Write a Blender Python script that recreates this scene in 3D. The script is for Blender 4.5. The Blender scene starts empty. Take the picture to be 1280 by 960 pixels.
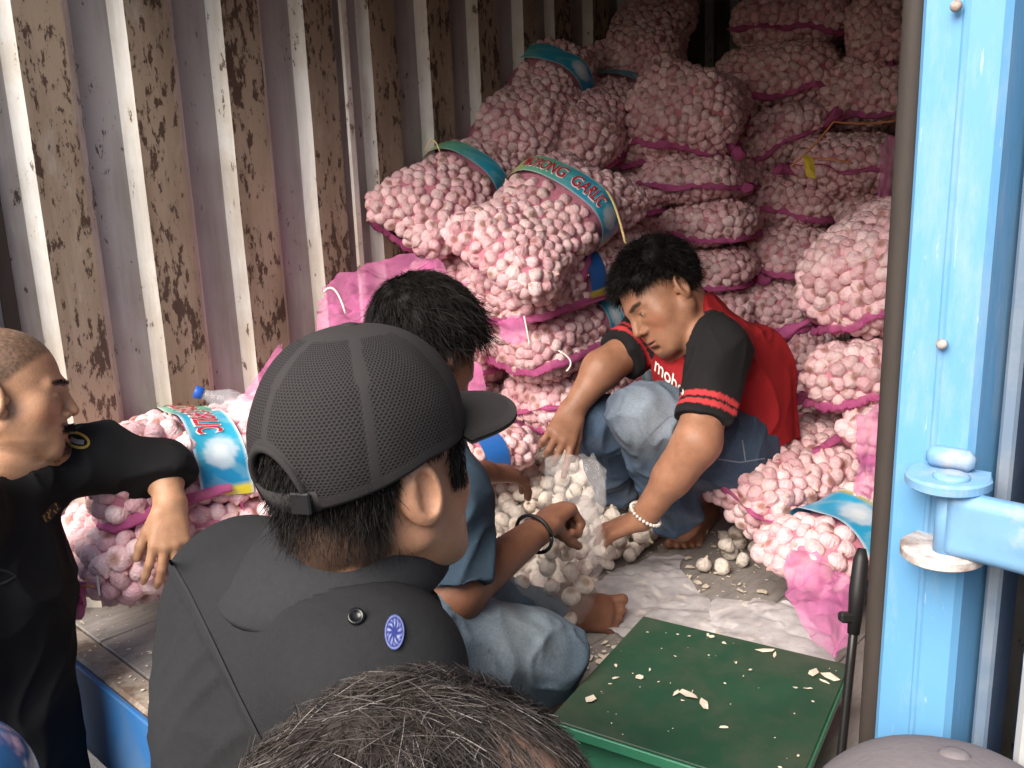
import bpy, math, random
import numpy as np
from mathutils import Vector, Matrix
from mathutils.bvhtree import BVHTree

SC = bpy.context.scene
COL = SC.collection
rng = np.random.default_rng(7)
random.seed(7)

# ------------------------------------------------------------------ camera
# X runs across the truck box (right post at 0, left wall at -1.8), Y into it
# (rear sill at 0), Z up from the box floor.
F = 1100.0
PITCH, YAW, ROLL = 0.2239, 0.7460, -0.0350
CAM = np.array([.28, -.806, 1.198]) * .77
FW = np.array([-np.sin(YAW)*np.cos(PITCH), np.cos(YAW)*np.cos(PITCH), -np.sin(PITCH)])
_r = np.array([np.cos(YAW), np.sin(YAW), 0.0]); _u = np.cross(_r, FW)
R = np.cos(ROLL)*_r + np.sin(ROLL)*_u
U = -np.sin(ROLL)*_r + np.cos(ROLL)*_u
B = -FW
cd = bpy.data.cameras.new('camera'); cam = bpy.data.objects.new('camera', cd); COL.objects.link(cam)
cd.sensor_width = 36; cd.lens = 36*F/1280; cd.clip_start = .02; cd.clip_end = 500
cam.matrix_world = Matrix((
    (R[0], U[0], B[0], CAM[0]), (R[1], U[1], B[1], CAM[1]), (R[2], U[2], B[2], CAM[2]), (0, 0, 0, 1)))
SC.camera = cam

# ------------------------------------------------------------------ light
w = bpy.data.worlds.new('World'); SC.world = w; w.use_nodes = True
nt = w.node_tree; nt.nodes.clear()
sky = nt.nodes.new('ShaderNodeTexSky'); sky.sky_type = 'NISHITA'; sky.sun_disc = False
SUN_EL, SUN_AZ = math.radians(44), math.radians(176)     # azimuth clockwise from +Y
sky.sun_elevation = SUN_EL; sky.sun_rotation = SUN_AZ
sky.air_density = 1.0; sky.dust_density = 4.0; sky.ozone_density = .6
bg = nt.nodes.new('ShaderNodeBackground'); bg.inputs[1].default_value = .12
ow = nt.nodes.new('ShaderNodeOutputWorld')
nt.links.new(sky.outputs[0], bg.inputs[0]); nt.links.new(bg.outputs[0], ow.inputs[0])
sd = bpy.data.lights.new('sun', 'SUN'); sd.energy = 3.1; sd.angle = math.radians(50); sd.color = (1, .94, .86)
sun = bpy.data.objects.new('sun', sd); COL.objects.link(sun)
sv = Vector((math.sin(SUN_AZ)*math.cos(SUN_EL), math.cos(SUN_AZ)*math.cos(SUN_EL), math.sin(SUN_EL)))
sun.rotation_euler = sv.to_track_quat('Z', 'Y').to_euler(); sun.location = (0, -4, 6)
vs = SC.view_settings
vs.view_transform = 'Standard'; vs.look = 'None'; vs.gamma = 1; vs.use_curve_mapping = False
vs.exposure = 1.1
SC.render.engine = 'CYCLES'
try:
    SC.cycles.use_denoising = True; SC.cycles.max_bounces = 7; SC.cycles.transparent_max_bounces = 10
    SC.cycles.diffuse_bounces = 4; SC.cycles.caustics_reflective = False; SC.cycles.caustics_refractive = False
except Exception: pass

# ------------------------------------------------------------------ helpers
def at(x, y, z):
    """point of the place seen in direction (x, y) of the photograph, z metres along the view axis"""
    return CAM + z*(FW + (x-640)/F*R + (480-y)/F*U)
def hit(x, y, ax, v):
    d = FW + (x-640)/F*R + (480-y)/F*U
    return CAM + (v-CAM[ax])/d[ax]*d
def nrm(v):
    v = np.asarray(v, float); return v/np.linalg.norm(v)
def A3(*p): return np.array(p, float)

def mesh(name, V, Fc, mats=None, smooth=True, mi=None, col=None, uv=None):
    m = bpy.data.meshes.new(name)
    V = np.asarray(V, np.float32); n = len(V)
    if isinstance(Fc, np.ndarray):
        k = Fc.shape[1]; f = Fc.astype(np.int32)
        m.vertices.add(n); m.vertices.foreach_set('co', V.ravel())
        m.loops.add(f.size); m.loops.foreach_set('vertex_index', f.ravel())
        m.polygons.add(len(f)); m.polygons.foreach_set('loop_start', np.arange(0, f.size, k, dtype=np.int32))
        m.update(calc_edges=True)
    else:
        m.from_pydata(V.tolist(), [], Fc); m.update()
    if mats is not None:
        for q in (mats if isinstance(mats, (list, tuple)) else [mats]): m.materials.append(q)
    m.polygons.foreach_set('use_smooth', np.full(len(m.polygons), smooth, dtype=bool))
    if mi is not None: m.polygons.foreach_set('material_index', np.asarray(mi, np.int32))
    if col is not None:
        a = m.attributes.new('Col', 'FLOAT_COLOR', 'POINT')
        c = np.ones((n, 4), np.float32); c[:, :3] = col; a.data.foreach_set('color', c.ravel())
    if uv is not None:
        a = m.attributes.new('cuv', 'FLOAT_VECTOR', 'POINT')
        c = np.zeros((n, 3), np.float32); c[:, :2] = uv; a.data.foreach_set('vector', c.ravel())
    return m
def obj(name, me, parent=None):
    o = bpy.data.objects.new(name, me); COL.objects.link(o)
    if parent is not None: o.parent = parent
    return o
def tag(o, label=None, cat=None, group=None, kind=None):
    if label: o['label'] = label
    if cat: o['category'] = cat
    if group: o['group'] = group
    if kind: o['kind'] = kind
    return o
def thing(name, label, cat, group=None):
    return tag(obj(name, None), label, cat, group)

class MB:
    def __init__(s): s.V = []; s.Fc = []; s.n = 0
    def add(s, V, Fc):
        V = np.asarray(V, float); s.V.append(V); s.Fc += [[i+s.n for i in f] for f in Fc]; s.n += len(V); return s
    def box(s, c, d, ax=None, bev=.0):
        c = np.asarray(c, float); d = np.asarray(d, float)/2
        if ax is None: ax = np.eye(3)
        if bev <= 0:
            P = [c + sx*d[0]*ax[0] + sy*d[1]*ax[1] + sz*d[2]*ax[2] for sx in (-1, 1) for sy in (-1, 1) for sz in (-1, 1)]
            return s.add(P, [[0,1,3,2],[4,6,7,5],[0,4,5,1],[2,3,7,6],[0,2,6,4],[1,5,7,3]])
        P = []; idx = {}
        for sx in (-1, 1):
            for sy in (-1, 1):
                for sz in (-1, 1):
                    for k in range(3):
                        q = np.array([sx, sy, sz], float)*(d-bev); q[k] += (sx, sy, sz)[k]*bev
                        idx[(sx, sy, sz, k)] = len(P); P.append(c+q@ax)
        fs = []
        for k in range(3):
            a, b = (k+1) % 3, (k+2) % 3
            for sg in (-1, 1):
                f = []
                for sa, sb in ((-1,-1),(1,-1),(1,1),(-1,1)):
                    q = [0,0,0]; q[k] = sg; q[a] = sa; q[b] = sb; f.append(idx[(*q, k)])
                fs.append(f if sg > 0 else f[::-1])
        for k in range(3):
            a, b = (k+1) % 3, (k+2) % 3
            for sa in (-1, 1):
                for sb in (-1, 1):
                    f = []
                    for (sk, wch) in ((-1,a),(1,a),(1,b),(-1,b)):
                        q = [0,0,0]; q[k] = sk; q[a] = sa; q[b] = sb; f.append(idx[(*q, wch)])
                    fs.append(f if sa*sb < 0 else f[::-1])
        for sx in (-1, 1):
            for sy in (-1, 1):
                for sz in (-1, 1):
                    f = [idx[(sx,sy,sz,k)] for k in range(3)]
                    fs.append(f if sx*sy*sz > 0 else f[::-1])
        return s.add(P, fs)
    def tube(s, pts, rad, n=8, cap=True):
        pts = [np.asarray(p, float) for p in pts]
        rad = [rad]*len(pts) if np.isscalar(rad) else rad
        P = []; up = None
        for i, p in enumerate(pts):
            d = nrm(pts[min(i+1, len(pts)-1)] - pts[max(i-1, 0)])
            if up is None:
                up = np.cross(d, [0,0,1.]) if abs(d[2]) < .9 else np.cross(d, [1.,0,0])
            up = nrm(up - d*(up@d)); sd_ = np.cross(d, up)
            for k in range(n):
                a = 2*math.pi*k/n; P.append(p + rad[i]*(math.cos(a)*up + math.sin(a)*sd_))
        fs = [[i*n+k, i*n+(k+1) % n, (i+1)*n+(k+1) % n, (i+1)*n+k] for i in range(len(pts)-1) for k in range(n)]
        if cap: fs += [list(range(n))[::-1], [(len(pts)-1)*n+k for k in range(n)]]
        return s.add(P, fs)
    def lathe(s, base, axis, prof, n=20):
        axis = nrm(axis); a = nrm(np.cross(axis, [0,0,1.]) if abs(axis[2]) < .9 else np.cross(axis, [1.,0,0])); b = np.cross(axis, a)
        P = []; 
        for (r, h) in prof:
            for k in range(n):
                t = 2*math.pi*k/n; P.append(np.asarray(base)+axis*h+r*(math.cos(t)*a+math.sin(t)*b))
        m_ = len(prof)
        fs = [[i*n+k, i*n+(k+1) % n, (i+1)*n+(k+1) % n, (i+1)*n+k] for i in range(m_-1) for k in range(n)]
        fs += [list(range(n))[::-1], [(m_-1)*n+k for k in range(n)]]
        return s.add(P, fs)
    def build(s, name, mat, parent=None, smooth=False):
        o = obj(name, mesh(name, np.concatenate(s.V), s.Fc, mat, smooth), parent)
        return o

# value noise in numpy
_lat = rng.random((32, 32, 32)).astype(np.float32)
def vnoise(P, f=1.0, seed=0):
    P = np.asarray(P, float)*f + seed*13.7; i = np.floor(P).astype(int); t = P-i; t = t*t*(3-2*t); i &= 31; j = (i+1) & 31
    def L(a, b, c): return _lat[a, b, c]
    x0, y0, z0 = i[..., 0], i[..., 1], i[..., 2]; x1, y1, z1 = j[..., 0], j[..., 1], j[..., 2]
    tx, ty, tz = t[..., 0], t[..., 1], t[..., 2]
    c00 = L(x0,y0,z0)*(1-tx)+L(x1,y0,z0)*tx; c10 = L(x0,y1,z0)*(1-tx)+L(x1,y1,z0)*tx
    c01 = L(x0,y0,z1)*(1-tx)+L(x1,y0,z1)*tx; c11 = L(x0,y1,z1)*(1-tx)+L(x1,y1,z1)*tx
    return ((c00*(1-ty)+c10*ty)*(1-tz)+(c01*(1-ty)+c11*ty)*tz)*2-1
def fbm(P, f, oct=3, seed=0):
    return sum(vnoise(P, f*2**o, seed+o)*.5**o for o in range(oct))
def sst(a, b, x):
    t = np.clip((x-a)/(b-a), 0, 1); return t*t*(3-2*t)
def mixc(c0, c1, t):
    t = np.asarray(t)[:, None]; return np.asarray(c0)*(1-t)+np.asarray(c1)*t

# ------------------------------------------------------------------ materials
def newmat(name):
    m = bpy.data.materials.new(name); m.use_nodes = True; t = m.node_tree
    return m, t, t.nodes['Principled BSDF']
class NT:
    def __init__(s, t): s.t = t
    def n(s, typ, ins=None, **kw):
        q = s.t.nodes.new('ShaderNode'+typ)
        for k, v in kw.items(): setattr(q, k, v)
        for k, v in (ins or {}).items():
            if hasattr(v, 'is_output') or isinstance(v, bpy.types.NodeSocket): s.t.links.new(v, q.inputs[k])
            else: q.inputs[k].default_value = v
        return q
    def link(s, a, b): s.t.links.new(a, b)
    def coord(s, k='Object'): return s.n('TexCoord').outputs[k]
    def noise(s, vec, scale, detail=4, rough=.55, scl=None, dist=0):
        if scl is not None:
            vec = s.n('Mapping', {'Vector': vec, 'Scale': scl}).outputs[0]
        return s.n('TexNoise', {'Vector': vec, 'Scale': scale, 'Detail': detail, 'Roughness': rough, 'Distortion': dist}).outputs['Fac']
    def ramp(s, fac, pts):
        q = s.n('ValToRGB', {'Fac': fac}); e = q.color_ramp.elements
        while len(e) < len(pts): e.new(.5)
        for el, (p, c) in zip(e, pts):
            el.position = p; el.color = (*c, 1) if len(c) == 3 else c
        return q.outputs[0]
    def mix(s, f, a, b, mode='MIX'):
        q = s.n('Mix', data_type='RGBA', blend_type=mode)
        for k, v in ((0, f), (6, a), (7, b)):
            if isinstance(v, bpy.types.NodeSocket): s.link(v, q.inputs[k])
            else: q.inputs[k].default_value = v if k == 0 else (*v, 1)
        return q.outputs[2]
    def math(s, op, a, b=None):
        q = s.n('Math', operation=op)
        for k, v in ((0, a), (1, b)):
            if v is None: continue
            if isinstance(v, bpy.types.NodeSocket): s.link(v, q.inputs[k])
            else: q.inputs[k].default_value = v
        return q.outputs[0]
    def bump(s, h, strength=.3, dist=.01):
        return s.n('Bump', {'Height': h, 'Strength': strength, 'Distance': dist}).outputs[0]

def mat_simple(name, c, rough=.6, noise=.15, scale=30, bump=.0, metal=0, spec=.4, c2=None, thr=(.45, .6), scl=None):
    m, t, b = newmat(name); N = NT(t); co = N.coord()
    f = N.noise(co, scale, 5, .6, scl)
    base = N.mix(f, tuple(x*(1-noise) for x in c), tuple(min(1, x*(1+noise)) for x in c))
    if c2 is not None:
        g = N.ramp(N.noise(co, scale*.35, 8, .7, scl), [(thr[0], (0,0,0)), (thr[1], (1,1,1))])
        base = N.mix(g, base, c2)
    N.link(base, b.inputs['Base Color']); b.inputs['Roughness'].default_value = rough
    b.inputs['Metallic'].default_value = metal; b.inputs['Specular IOR Level'].default_value = spec
    if bump: N.link(N.bump(f, bump, .004), b.inputs['Normal'])
    return m
def mat_attr(name, rough=.8, noise=.1, scale=60, bump=.2, weave=0, spec=.3, sss=0, mott=0, bdist=.002):
    m, t, b = newmat(name); N = NT(t); co = N.coord()
    a = N.n('Attribute', attribute_name='Col').outputs['Color']
    f = N.noise(co, scale, 5, .65)
    base = N.mix(1.0, a, N.ramp(f, [(.25, (1-noise,)*3), (.75, (1+noise,)*3)]), 'MULTIPLY')
    if mott:
        g = N.noise(co, mott, 3, .6)
        base = N.mix(1.0, base, N.ramp(g, [(.3, (.86, .82, .80)), (.7, (1.1, 1.1, 1.1))]), 'MULTIPLY')
    N.link(base, b.inputs['Base Color']); b.inputs['Roughness'].default_value = rough
    b.inputs['Specular IOR Level'].default_value = spec
    h = f
    if weave:
        wv = N.noise(co, weave, 2, .5); h = N.math('ADD', f, wv)
    if bump: N.link(N.bump(h, bump, bdist), b.inputs['Normal'])
    if sss:
        b.inputs['Subsurface Weight'].default_value = sss; b.inputs['Subsurface Radius'].default_value = (.012, .005, .003)
        b.inputs['Subsurface Scale'].default_value = .4
    return m
def mat_film(name, c, alpha, rough=.25, spec=.6, wr=None):
    m, t, b = newmat(name); N = NT(t); co = N.coord()
    b.inputs['Base Color'].default_value = (*c, 1); b.inputs['Roughness'].default_value = rough
    b.inputs['Specular IOR Level'].default_value = spec
    out = t.nodes['Material Output']
    trn = N.n('BsdfTransparent'); trl = N.n('BsdfTranslucent', {'Color': (*c, 1)})
    m1 = N.n('MixShader', {0: .35, 1: b.outputs[0], 2: trl.outputs[0]})
    fz = N.noise(co, 18, 4, .6)
    al = N.math('MULTIPLY', N.ramp(fz, [(.3, (.75,)*3), (.7, (1.25,)*3)]), alpha)
    m2 = N.n('MixShader', {0: al, 1: trn.outputs[0], 2: m1.outputs[0]})
    N.link(m2.outputs[0], out.inputs['Surface'])
    if wr: N.link(N.bump(N.noise(co, wr, 4, .6, dist=1.0), .6, .006), b.inputs['Normal'])
    return m

def mat_bulb(name, ca, cb, cs):
    m, t, b = newmat(name); N = NT(t); co = N.coord()
    rnd = N.n('ObjectInfo').outputs['Random']
    a = N.n('Attribute', attribute_name='Col').outputs['Color']
    base = N.mix(rnd, ca, cb)
    st = N.noise(co, 1.4, 4, .6, (1.6, 1.6, .35))
    base = N.mix(N.ramp(st, [(.50, (0,0,0)), (.78, (.75,)*3)]), base, cs)
    v = N.math('FRACT', N.math('MULTIPLY', rnd, 7.31))
    base = N.mix(1.0, base, N.ramp(v, [(0, (.80, .77, .77)), (.4, (.96, .95, .95)), (1, (1.10,)*3)]), 'MULTIPLY')
    base = N.mix(1.0, base, a, 'MULTIPLY')
    N.link(base, b.inputs['Base Color']); b.inputs['Roughness'].default_value = .5
    b.inputs['Specular IOR Level'].default_value = .35
    N.link(N.bump(st, .35, .1), b.inputs['Normal'])
    return m

M = {}
M['bulb_net'] = mat_bulb('garlic_under_net', (.82, .48, .52), (.90, .67, .67), (.60, .25, .33))
M['bulb_loose'] = mat_bulb('garlic_skin', (.80, .72, .62), (.88, .82, .73), (.58, .40, .40))
M['net'] = mat_simple('pink_net_sack', (.55, .20, .27), .75, .35, 140, .5)
M['seam'] = mat_film('magenta_net_hem', (.66, .15, .38), .80, .6, .25, 120)
M['band'] = mat_attr('printed_plastic_band', .3, .05, 30, .25, spec=.55)
M['netfilm'] = mat_film('loose_pink_net', (.88, .26, .58), .50, .55, .3, 60)
M['plastic'] = mat_film('clear_plastic_film', (.92, .90, .90), .21, .10, .9, 35)
M['sheet'] = mat_film('milky_plastic_sheet', (.95, .93, .97), .60, .06, 1.0, 26)
M['skin'] = mat_attr('skin', .46, .10, 260, .35, spec=.38, sss=.12, mott=25)
M['cloth'] = mat_attr('woven_cloth', .88, .12, 160, .25, weave=900, spec=.2)
M['denim'] = mat_attr('denim', .9, .22, 220, .35, weave=1100, spec=.15, mott=14)
M['hair'] = mat_simple('black_hair', (.008, .0065, .006), .6, .3, 60, spec=.14)
M['greyhair'] = mat_attr('greying_hair', .5, .2, 60, 0, spec=.3)
M['white_string'] = mat_simple('white_string', (.78, .72, .66), .8)
M['orange_string'] = mat_simple('orange_twine', (.75, .30, .12), .7)
M['straw'] = mat_simple('dry_stalk', (.62, .47, .22), .8, .25)
# ------------------------------------------------------------------ signed-distance bodies
def cap_(a, b, ra, rb, k=.03): return ('c', np.asarray(a, float), np.asarray(b, float), ra, rb, k)
def ell(c, r, k=.02, ax=None): return ('e', np.asarray(c, float), np.asarray(r, float), np.eye(3) if ax is None else np.asarray(ax), k)
def cut(c, r, k=.01, ax=None): return ('x', np.asarray(c, float), np.asarray(r, float), np.eye(3) if ax is None else np.asarray(ax), k)
def pdist(p, X):
    if p[0] == 'c':
        _, a, b, ra, rb, k = p; d = b-a; L = d@d+1e-12
        t = np.clip(((X-a)@d)/L, 0, 1); q = X-a-t[..., None]*d
        return np.sqrt((q*q).sum(-1))-(ra+(rb-ra)*t)
    c, r, ax = p[1], p[2], p[3]; q = (X-c)@ax.T
    k0 = np.sqrt(((q/r)**2).sum(-1)); k1 = np.sqrt(((q/(r*r))**2).sum(-1))+1e-9
    return k0*(k0-1)/k1
def pbox(p, m):
    if p[0] == 'c':
        r = max(p[3], p[4])+m; return np.minimum(p[1], p[2])-r, np.maximum(p[1], p[2])+r
    e = np.sqrt(((p[3]*p[2][:, None])**2).sum(0))+m; return p[1]-e, p[1]+e
def surfnets(S, org, h):
    s = S < 0; nx, ny, nz = S.shape
    cnt = np.zeros((nx-1, ny-1, nz-1), np.int8)
    for i in (0, 1):
        for j in (0, 1):
            for k in (0, 1): cnt += s[i:nx-1+i, j:ny-1+j, k:nz-1+k]
    act = (cnt > 0) & (cnt < 8); I = np.argwhere(act); ids = np.full(act.shape, -1, np.int64); ids[act] = np.arange(len(I))
    P = np.zeros((len(I), 3)); C_ = np.zeros(len(I))
    corners = [(i, j, k) for i in (0, 1) for j in (0, 1) for k in (0, 1)]
    for a in corners:
        for ax in range(3):
            if a[ax]: continue
            b = list(a); b[ax] = 1
            va = S[I[:, 0]+a[0], I[:, 1]+a[1], I[:, 2]+a[2]]; vb = S[I[:, 0]+b[0], I[:, 1]+b[1], I[:, 2]+b[2]]
            m = (va < 0) != (vb < 0); t = np.where(m, va/(va-vb+1e-20), 0)
            q = np.array(a, float)[None]+np.zeros((len(I), 3)); q[:, ax] += t
            P[m] += q[m]; C_[m] += 1
    V = (I+P/C_[:, None])*h+org
    Q = []
    for ax in range(3):
        sl0 = [slice(None)]*3; sl1 = [slice(None)]*3; sl0[ax] = slice(0, -1); sl1[ax] = slice(1, None)
        ch = s[tuple(sl0)] != s[tuple(sl1)]; E_ = np.argwhere(ch)
        b, c = (ax+1) % 3, (ax+2) % 3
        E_ = E_[(E_[:, b] > 0) & (E_[:, c] > 0) & (E_[:, b] < S.shape[b]-1) & (E_[:, c] < S.shape[c]-1)]
        ins = s[E_[:, 0], E_[:, 1], E_[:, 2]]
        def cell(db, dc):
            q = E_.copy(); q[:, b] += db; q[:, c] += dc; return ids[q[:, 0], q[:, 1], q[:, 2]]
        q = np.stack([cell(-1, -1), cell(0, -1), cell(0, 0), cell(-1, 0)], 1)
        q[~ins] = q[~ins][:, ::-1]; Q.append(q)
    return V, np.concatenate(Q)
def sdf(prims, h, clip=None, disp=None, post=None):
    """grow one continuous surface from tapered limbs and ellipsoids"""
    add = [p for p in prims if p[0] != 'x']; los, his = zip(*[pbox(p, .02) for p in add])
    lo = np.min(los, 0)-3*h; hi = np.max(his, 0)+3*h
    if clip is not None: lo = np.maximum(lo, clip[0]); hi = np.minimum(hi, clip[1])
    n = np.ceil((hi-lo)/h).astype(int)+1
    S = np.full(n, .5, np.float32)
    for p in prims:
        k = p[-1]; a, b = pbox(p, k*1.2+3*h)
        i0 = np.clip(np.floor((a-lo)/h).astype(int), 0, n); i1 = np.clip(np.ceil((b-lo)/h).astype(int)+1, 0, n)
        if (i1 <= i0).any(): continue
        g = np.stack(np.meshgrid(*[lo[q]+h*np.arange(i0[q], i1[q]) for q in range(3)], indexing='ij'), -1)
        d = pdist(p, g); sl = tuple(slice(i0[q], i1[q]) for q in range(3)); o = S[sl]
        if p[0] == 'x':
            d = -d; t = np.clip(.5-.5*(o-d)/k, 0, 1) if k > 0 else (d > o)
            S[sl] = np.maximum(o, d) if k <= 0 else o*(1-t)+d*t+k*t*(1-t)
        else:
            t = np.clip(.5+.5*(o-d)/k, 0, 1); S[sl] = o*(1-t)+d*t-k*t*(1-t)
    if post is not None:
        g = np.stack(np.meshgrid(*[lo[q]+h*np.arange(n[q]) for q in range(3)], indexing='ij'), -1)
        S = post(S, g)
    S[0] = S[-1] = .5; S[:, 0] = S[:, -1] = .5; S[:, :, 0] = S[:, :, -1] = .5
    V, Q = surfnets(S, lo, h)
    if disp is not None:
        N_ = vnormals(V, Q); V = V+N_*disp(V)[:, None]
    return V, Q
def vnormals(V, Q):
    fn = np.cross(V[Q[:, 2]]-V[Q[:, 0]], V[Q[:, 3]]-V[Q[:, 1]]); N_ = np.zeros_like(V)
    for k in range(4): np.add.at(N_, Q[:, k], fn)
    return N_/(np.linalg.norm(N_, axis=1, keepdims=True)+1e-12)
def folds(amp, f, ax=(1, 1, .35), seed=0):
    ax = np.asarray(ax, float)
    def g(V):
        q = V*ax+.06*np.stack([vnoise(V, 7, seed+5), vnoise(V, 7, seed+6), vnoise(V, 7, seed+7)], -1)
        r = 1-np.abs(vnoise(q, f, seed)); r2 = 1-np.abs(vnoise(q, f*2.1, seed+3))
        return amp*((r**3)*1.2+(r2**3)*.5-.7)
    return g

# ---- heads: local frame x = person's right, y = forward, z = up, origin between the ears
class Frame:
    def __init__(s, o, f, up=None):
        s.o = np.asarray(o, float); s.f = nrm(f); up = U if up is None else np.asarray(up)
        s.u = nrm(up-s.f*(up@s.f)); s.r = np.cross(s.f, s.u); s.ax = np.stack([s.r, s.f, s.u])
    def p(s, x, y, z): return s.o+x*s.r+y*s.f+z*s.u
    def loc(s, V): return (V-s.o)@s.ax.T
def head_prims(fr, sc=1.0, fat=0, ears=True, chin=1.0):
    P = lambda x, y, z: fr.p(x*sc, y*sc, z*sc); X = fr.ax
    r = lambda *a: np.array(a)*sc
    L = [ell(P(0, -.015, .045), r(.076, .095, .080), .02, X), ell(P(0, .032, -.02), r(.062+fat*.6, .060, .088), .03, X),
         ell(P(0, .04, -.072), r(.046+fat, .046, .036), .025, X), ell(P(0, .080*chin, -.097), r(.020, .015, .015), .02, X)]
    for s in (-1, 1):
        L += [cap_(P(s*(.055+fat*.5), .0, -.045), P(s*.022, .072, -.092), .020*sc+fat*.3, .016*sc, .03),
              ell(P(s*.044, .053, -.022), r(.019+fat*.5, .020, .022), .03, X),
              cap_(P(s*.009, .0845, .0235), P(s*.040, .0675, .0240), .0092*sc, .0070*sc, .018)]
    L += [ell(P(0, .074, -.058), r(.034, .024, .030), .02, X)]
    for s in (-1, 1): L += [cut(P(s*.032, .100, .006), r(.018, .017, .012), .012, X)]
    for s in (-1, 1): L += [ell(P(s*.031, .0745, .004), r(.014, .012, .0115), .003, X), cap_(P(s*.019, .0825, .0118), P(s*.042, .0725, .0108), .0026, .0024, .006), cap_(P(s*.019, .0815, -.0055), P(s*.042, .0715, -.0045), .0026, .0024, .008)]
    L += [cap_(P(0, .086, .018), P(0, .108, -.024), .0075, .0105, .012)]
    for s in (-1, 1): L += [ell(P(s*.014, .096, -.031), r(.0095, .010, .008), .006, X), cut(P(s*.007, .104, -.0395), r(.004, .004, .004), .003, X)]
    L += [ell(P(0, .0935, -.0575), r(.023, .009, .0055), .005, X), ell(P(0, .091, -.069), r(.019, .009, .0065), .005, X),
          cut(P(0, .104, -.0632), r(.025, .010, .0016), .003, X), cut(P(0, .100, -.080), r(.018, .010, .005), .008, X)]
    if ears:
        for s in (-1, 1):
            e = np.stack([nrm(fr.r*.93*s-fr.f*.42), nrm(fr.f*.86+fr.r*s*.42+fr.u*.18), nrm(fr.u-fr.f*.2)])
            c = P(s*.080, -.014, -.002)
            L += [ell(c, r(.0095, .020, .033), .006, e), cut(c+e[0]*.0085*sc+e[1]*.003*sc, r(.0095, .0115, .0225), .0022, e), cap_(c+e[0]*.003-e[1]*.006+e[2]*.012, c+e[0]*.003-e[1]*.007-e[2]*.010, .0035, .003, .004),
                  ell(P(s*.077, .0, -.026), r(.007, .009, .010), .005, X), ell(P(s*.079, .005, -.004), r(.006, .005, .008), .004, X)]
    return L
def skin_col(fr, V, base, sc=1.0, hairline=None, brows=True, lip=(.36, .16, .13), extra=None):
    q = fr.loc(V)/sc; c = np.tile(np.asarray(base, float), (len(V), 1))
    near = (np.abs(q) < .16).all(1)
    def blob(x, y, z, rx, ry, rz, s0=1.0, s1=.6):
        d = np.sqrt(((np.abs(q[:, 0])-x)/rx)**2+((q[:, 1]-y)/ry)**2+((q[:, 2]-z)/rz)**2); return (1-sst(s1, s0, d))*near
    c = c*(1+.10*vnoise(V, 60)[:, None])
    c = mixc(c, np.asarray(base)*[1.12, .86, .80], .5*blob(.045, .06, -.03, .03, .05, .03)+.5*blob(0, .11, -.028, .014, .03, .014))
    if brows:
        for x, z in ((.020, .0255), (.030, .029), (.040, .0275)): c = mixc(c, (.022, .014, .011), .92*blob(x, .085, z, .011, .03, .0055, 1.2, .6))
        c = mixc(c, (.40, .35, .32), .85*blob(.031, .088, .0035, .0095, .012, .0030)); c = mixc(c, (.015, .01, .008), .95*blob(.031, .088, .004, .0045, .012, .0042))
        c = mixc(c, (.02, .014, .012), .8*blob(.031, .088, .0085, .013, .014, .0016))
        c = mixc(c, lip, .8*blob(0, .1, -.0575, .022, .03, .0055)+.8*blob(0, .1, -.069, .019, .03, .007))
        c = mixc(c, (.05, .02, .02), .8*blob(0, .1, -.0632, .022, .03, .0018))
        c = mixc(c, (.04, .015, .012), .8*blob(.007, .104, -.0395, .004, .008, .004))
    if extra is not None: c = extra(q, c, blob)
    return np.clip(c, 0, 1)
def hand_prims(w, d, back, side, curl=.5, spread=.0, thumb=(.55, .75, -.3), sc=1.0, curls=None):
    """w wrist, d towards the fingers, back = normal of the back of the hand, side: +1/-1 thumb side along d x back"""
    d = nrm(d); back = nrm(back-d*(np.asarray(back)@d)); s = np.cross(d, back)*side; L = []
    offs = (.030, .0105, -.0095, -.028); kn = (.083, .088, .083, .074); ln = (.95, 1.06, .98, .78)
    for i in range(4):
        k = w+(d*kn[i]+s*offs[i]+back*(.004 if i in (1, 2) else 0))*sc
        L.append(cap_(w+s*offs[i]*.55*sc, k, .0155*sc, .0118*sc, .014))
        a = (curls[i] if curls is not None else curl); dirv = nrm(d+s*spread*(1.5-i)*.5); p = k; ang = 0
        for j, l in enumerate((.041, .026, .021)):
            ang += a*(.8, 1.0, .7)[j]
            q = p+(dirv*math.cos(ang)-back*math.sin(ang))*l*ln[i]*sc
            L.append(cap_(p, q, (.0098, .0088, .0080)[j]*sc, (.0088, .0080, .0070)[j]*sc, .004)); p = q
    p = w+(d*.022+s*.024)*sc; dv = nrm(d*thumb[0]+s*thumb[1]+back*thumb[2]); dv2 = nrm(d*1.0+s*.15+back*thumb[2]*1.2)
    for j, l in enumerate((.040, .031, .025)):
        q = p+nrm(dv*(1-j*.4)+dv2*j*.4)*l*sc
        L.append(cap_(p, q, (.0145, .0105, .0095)[j]*sc, (.0110, .0098, .0078)[j]*sc, .006)); p = q
    return L
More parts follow.
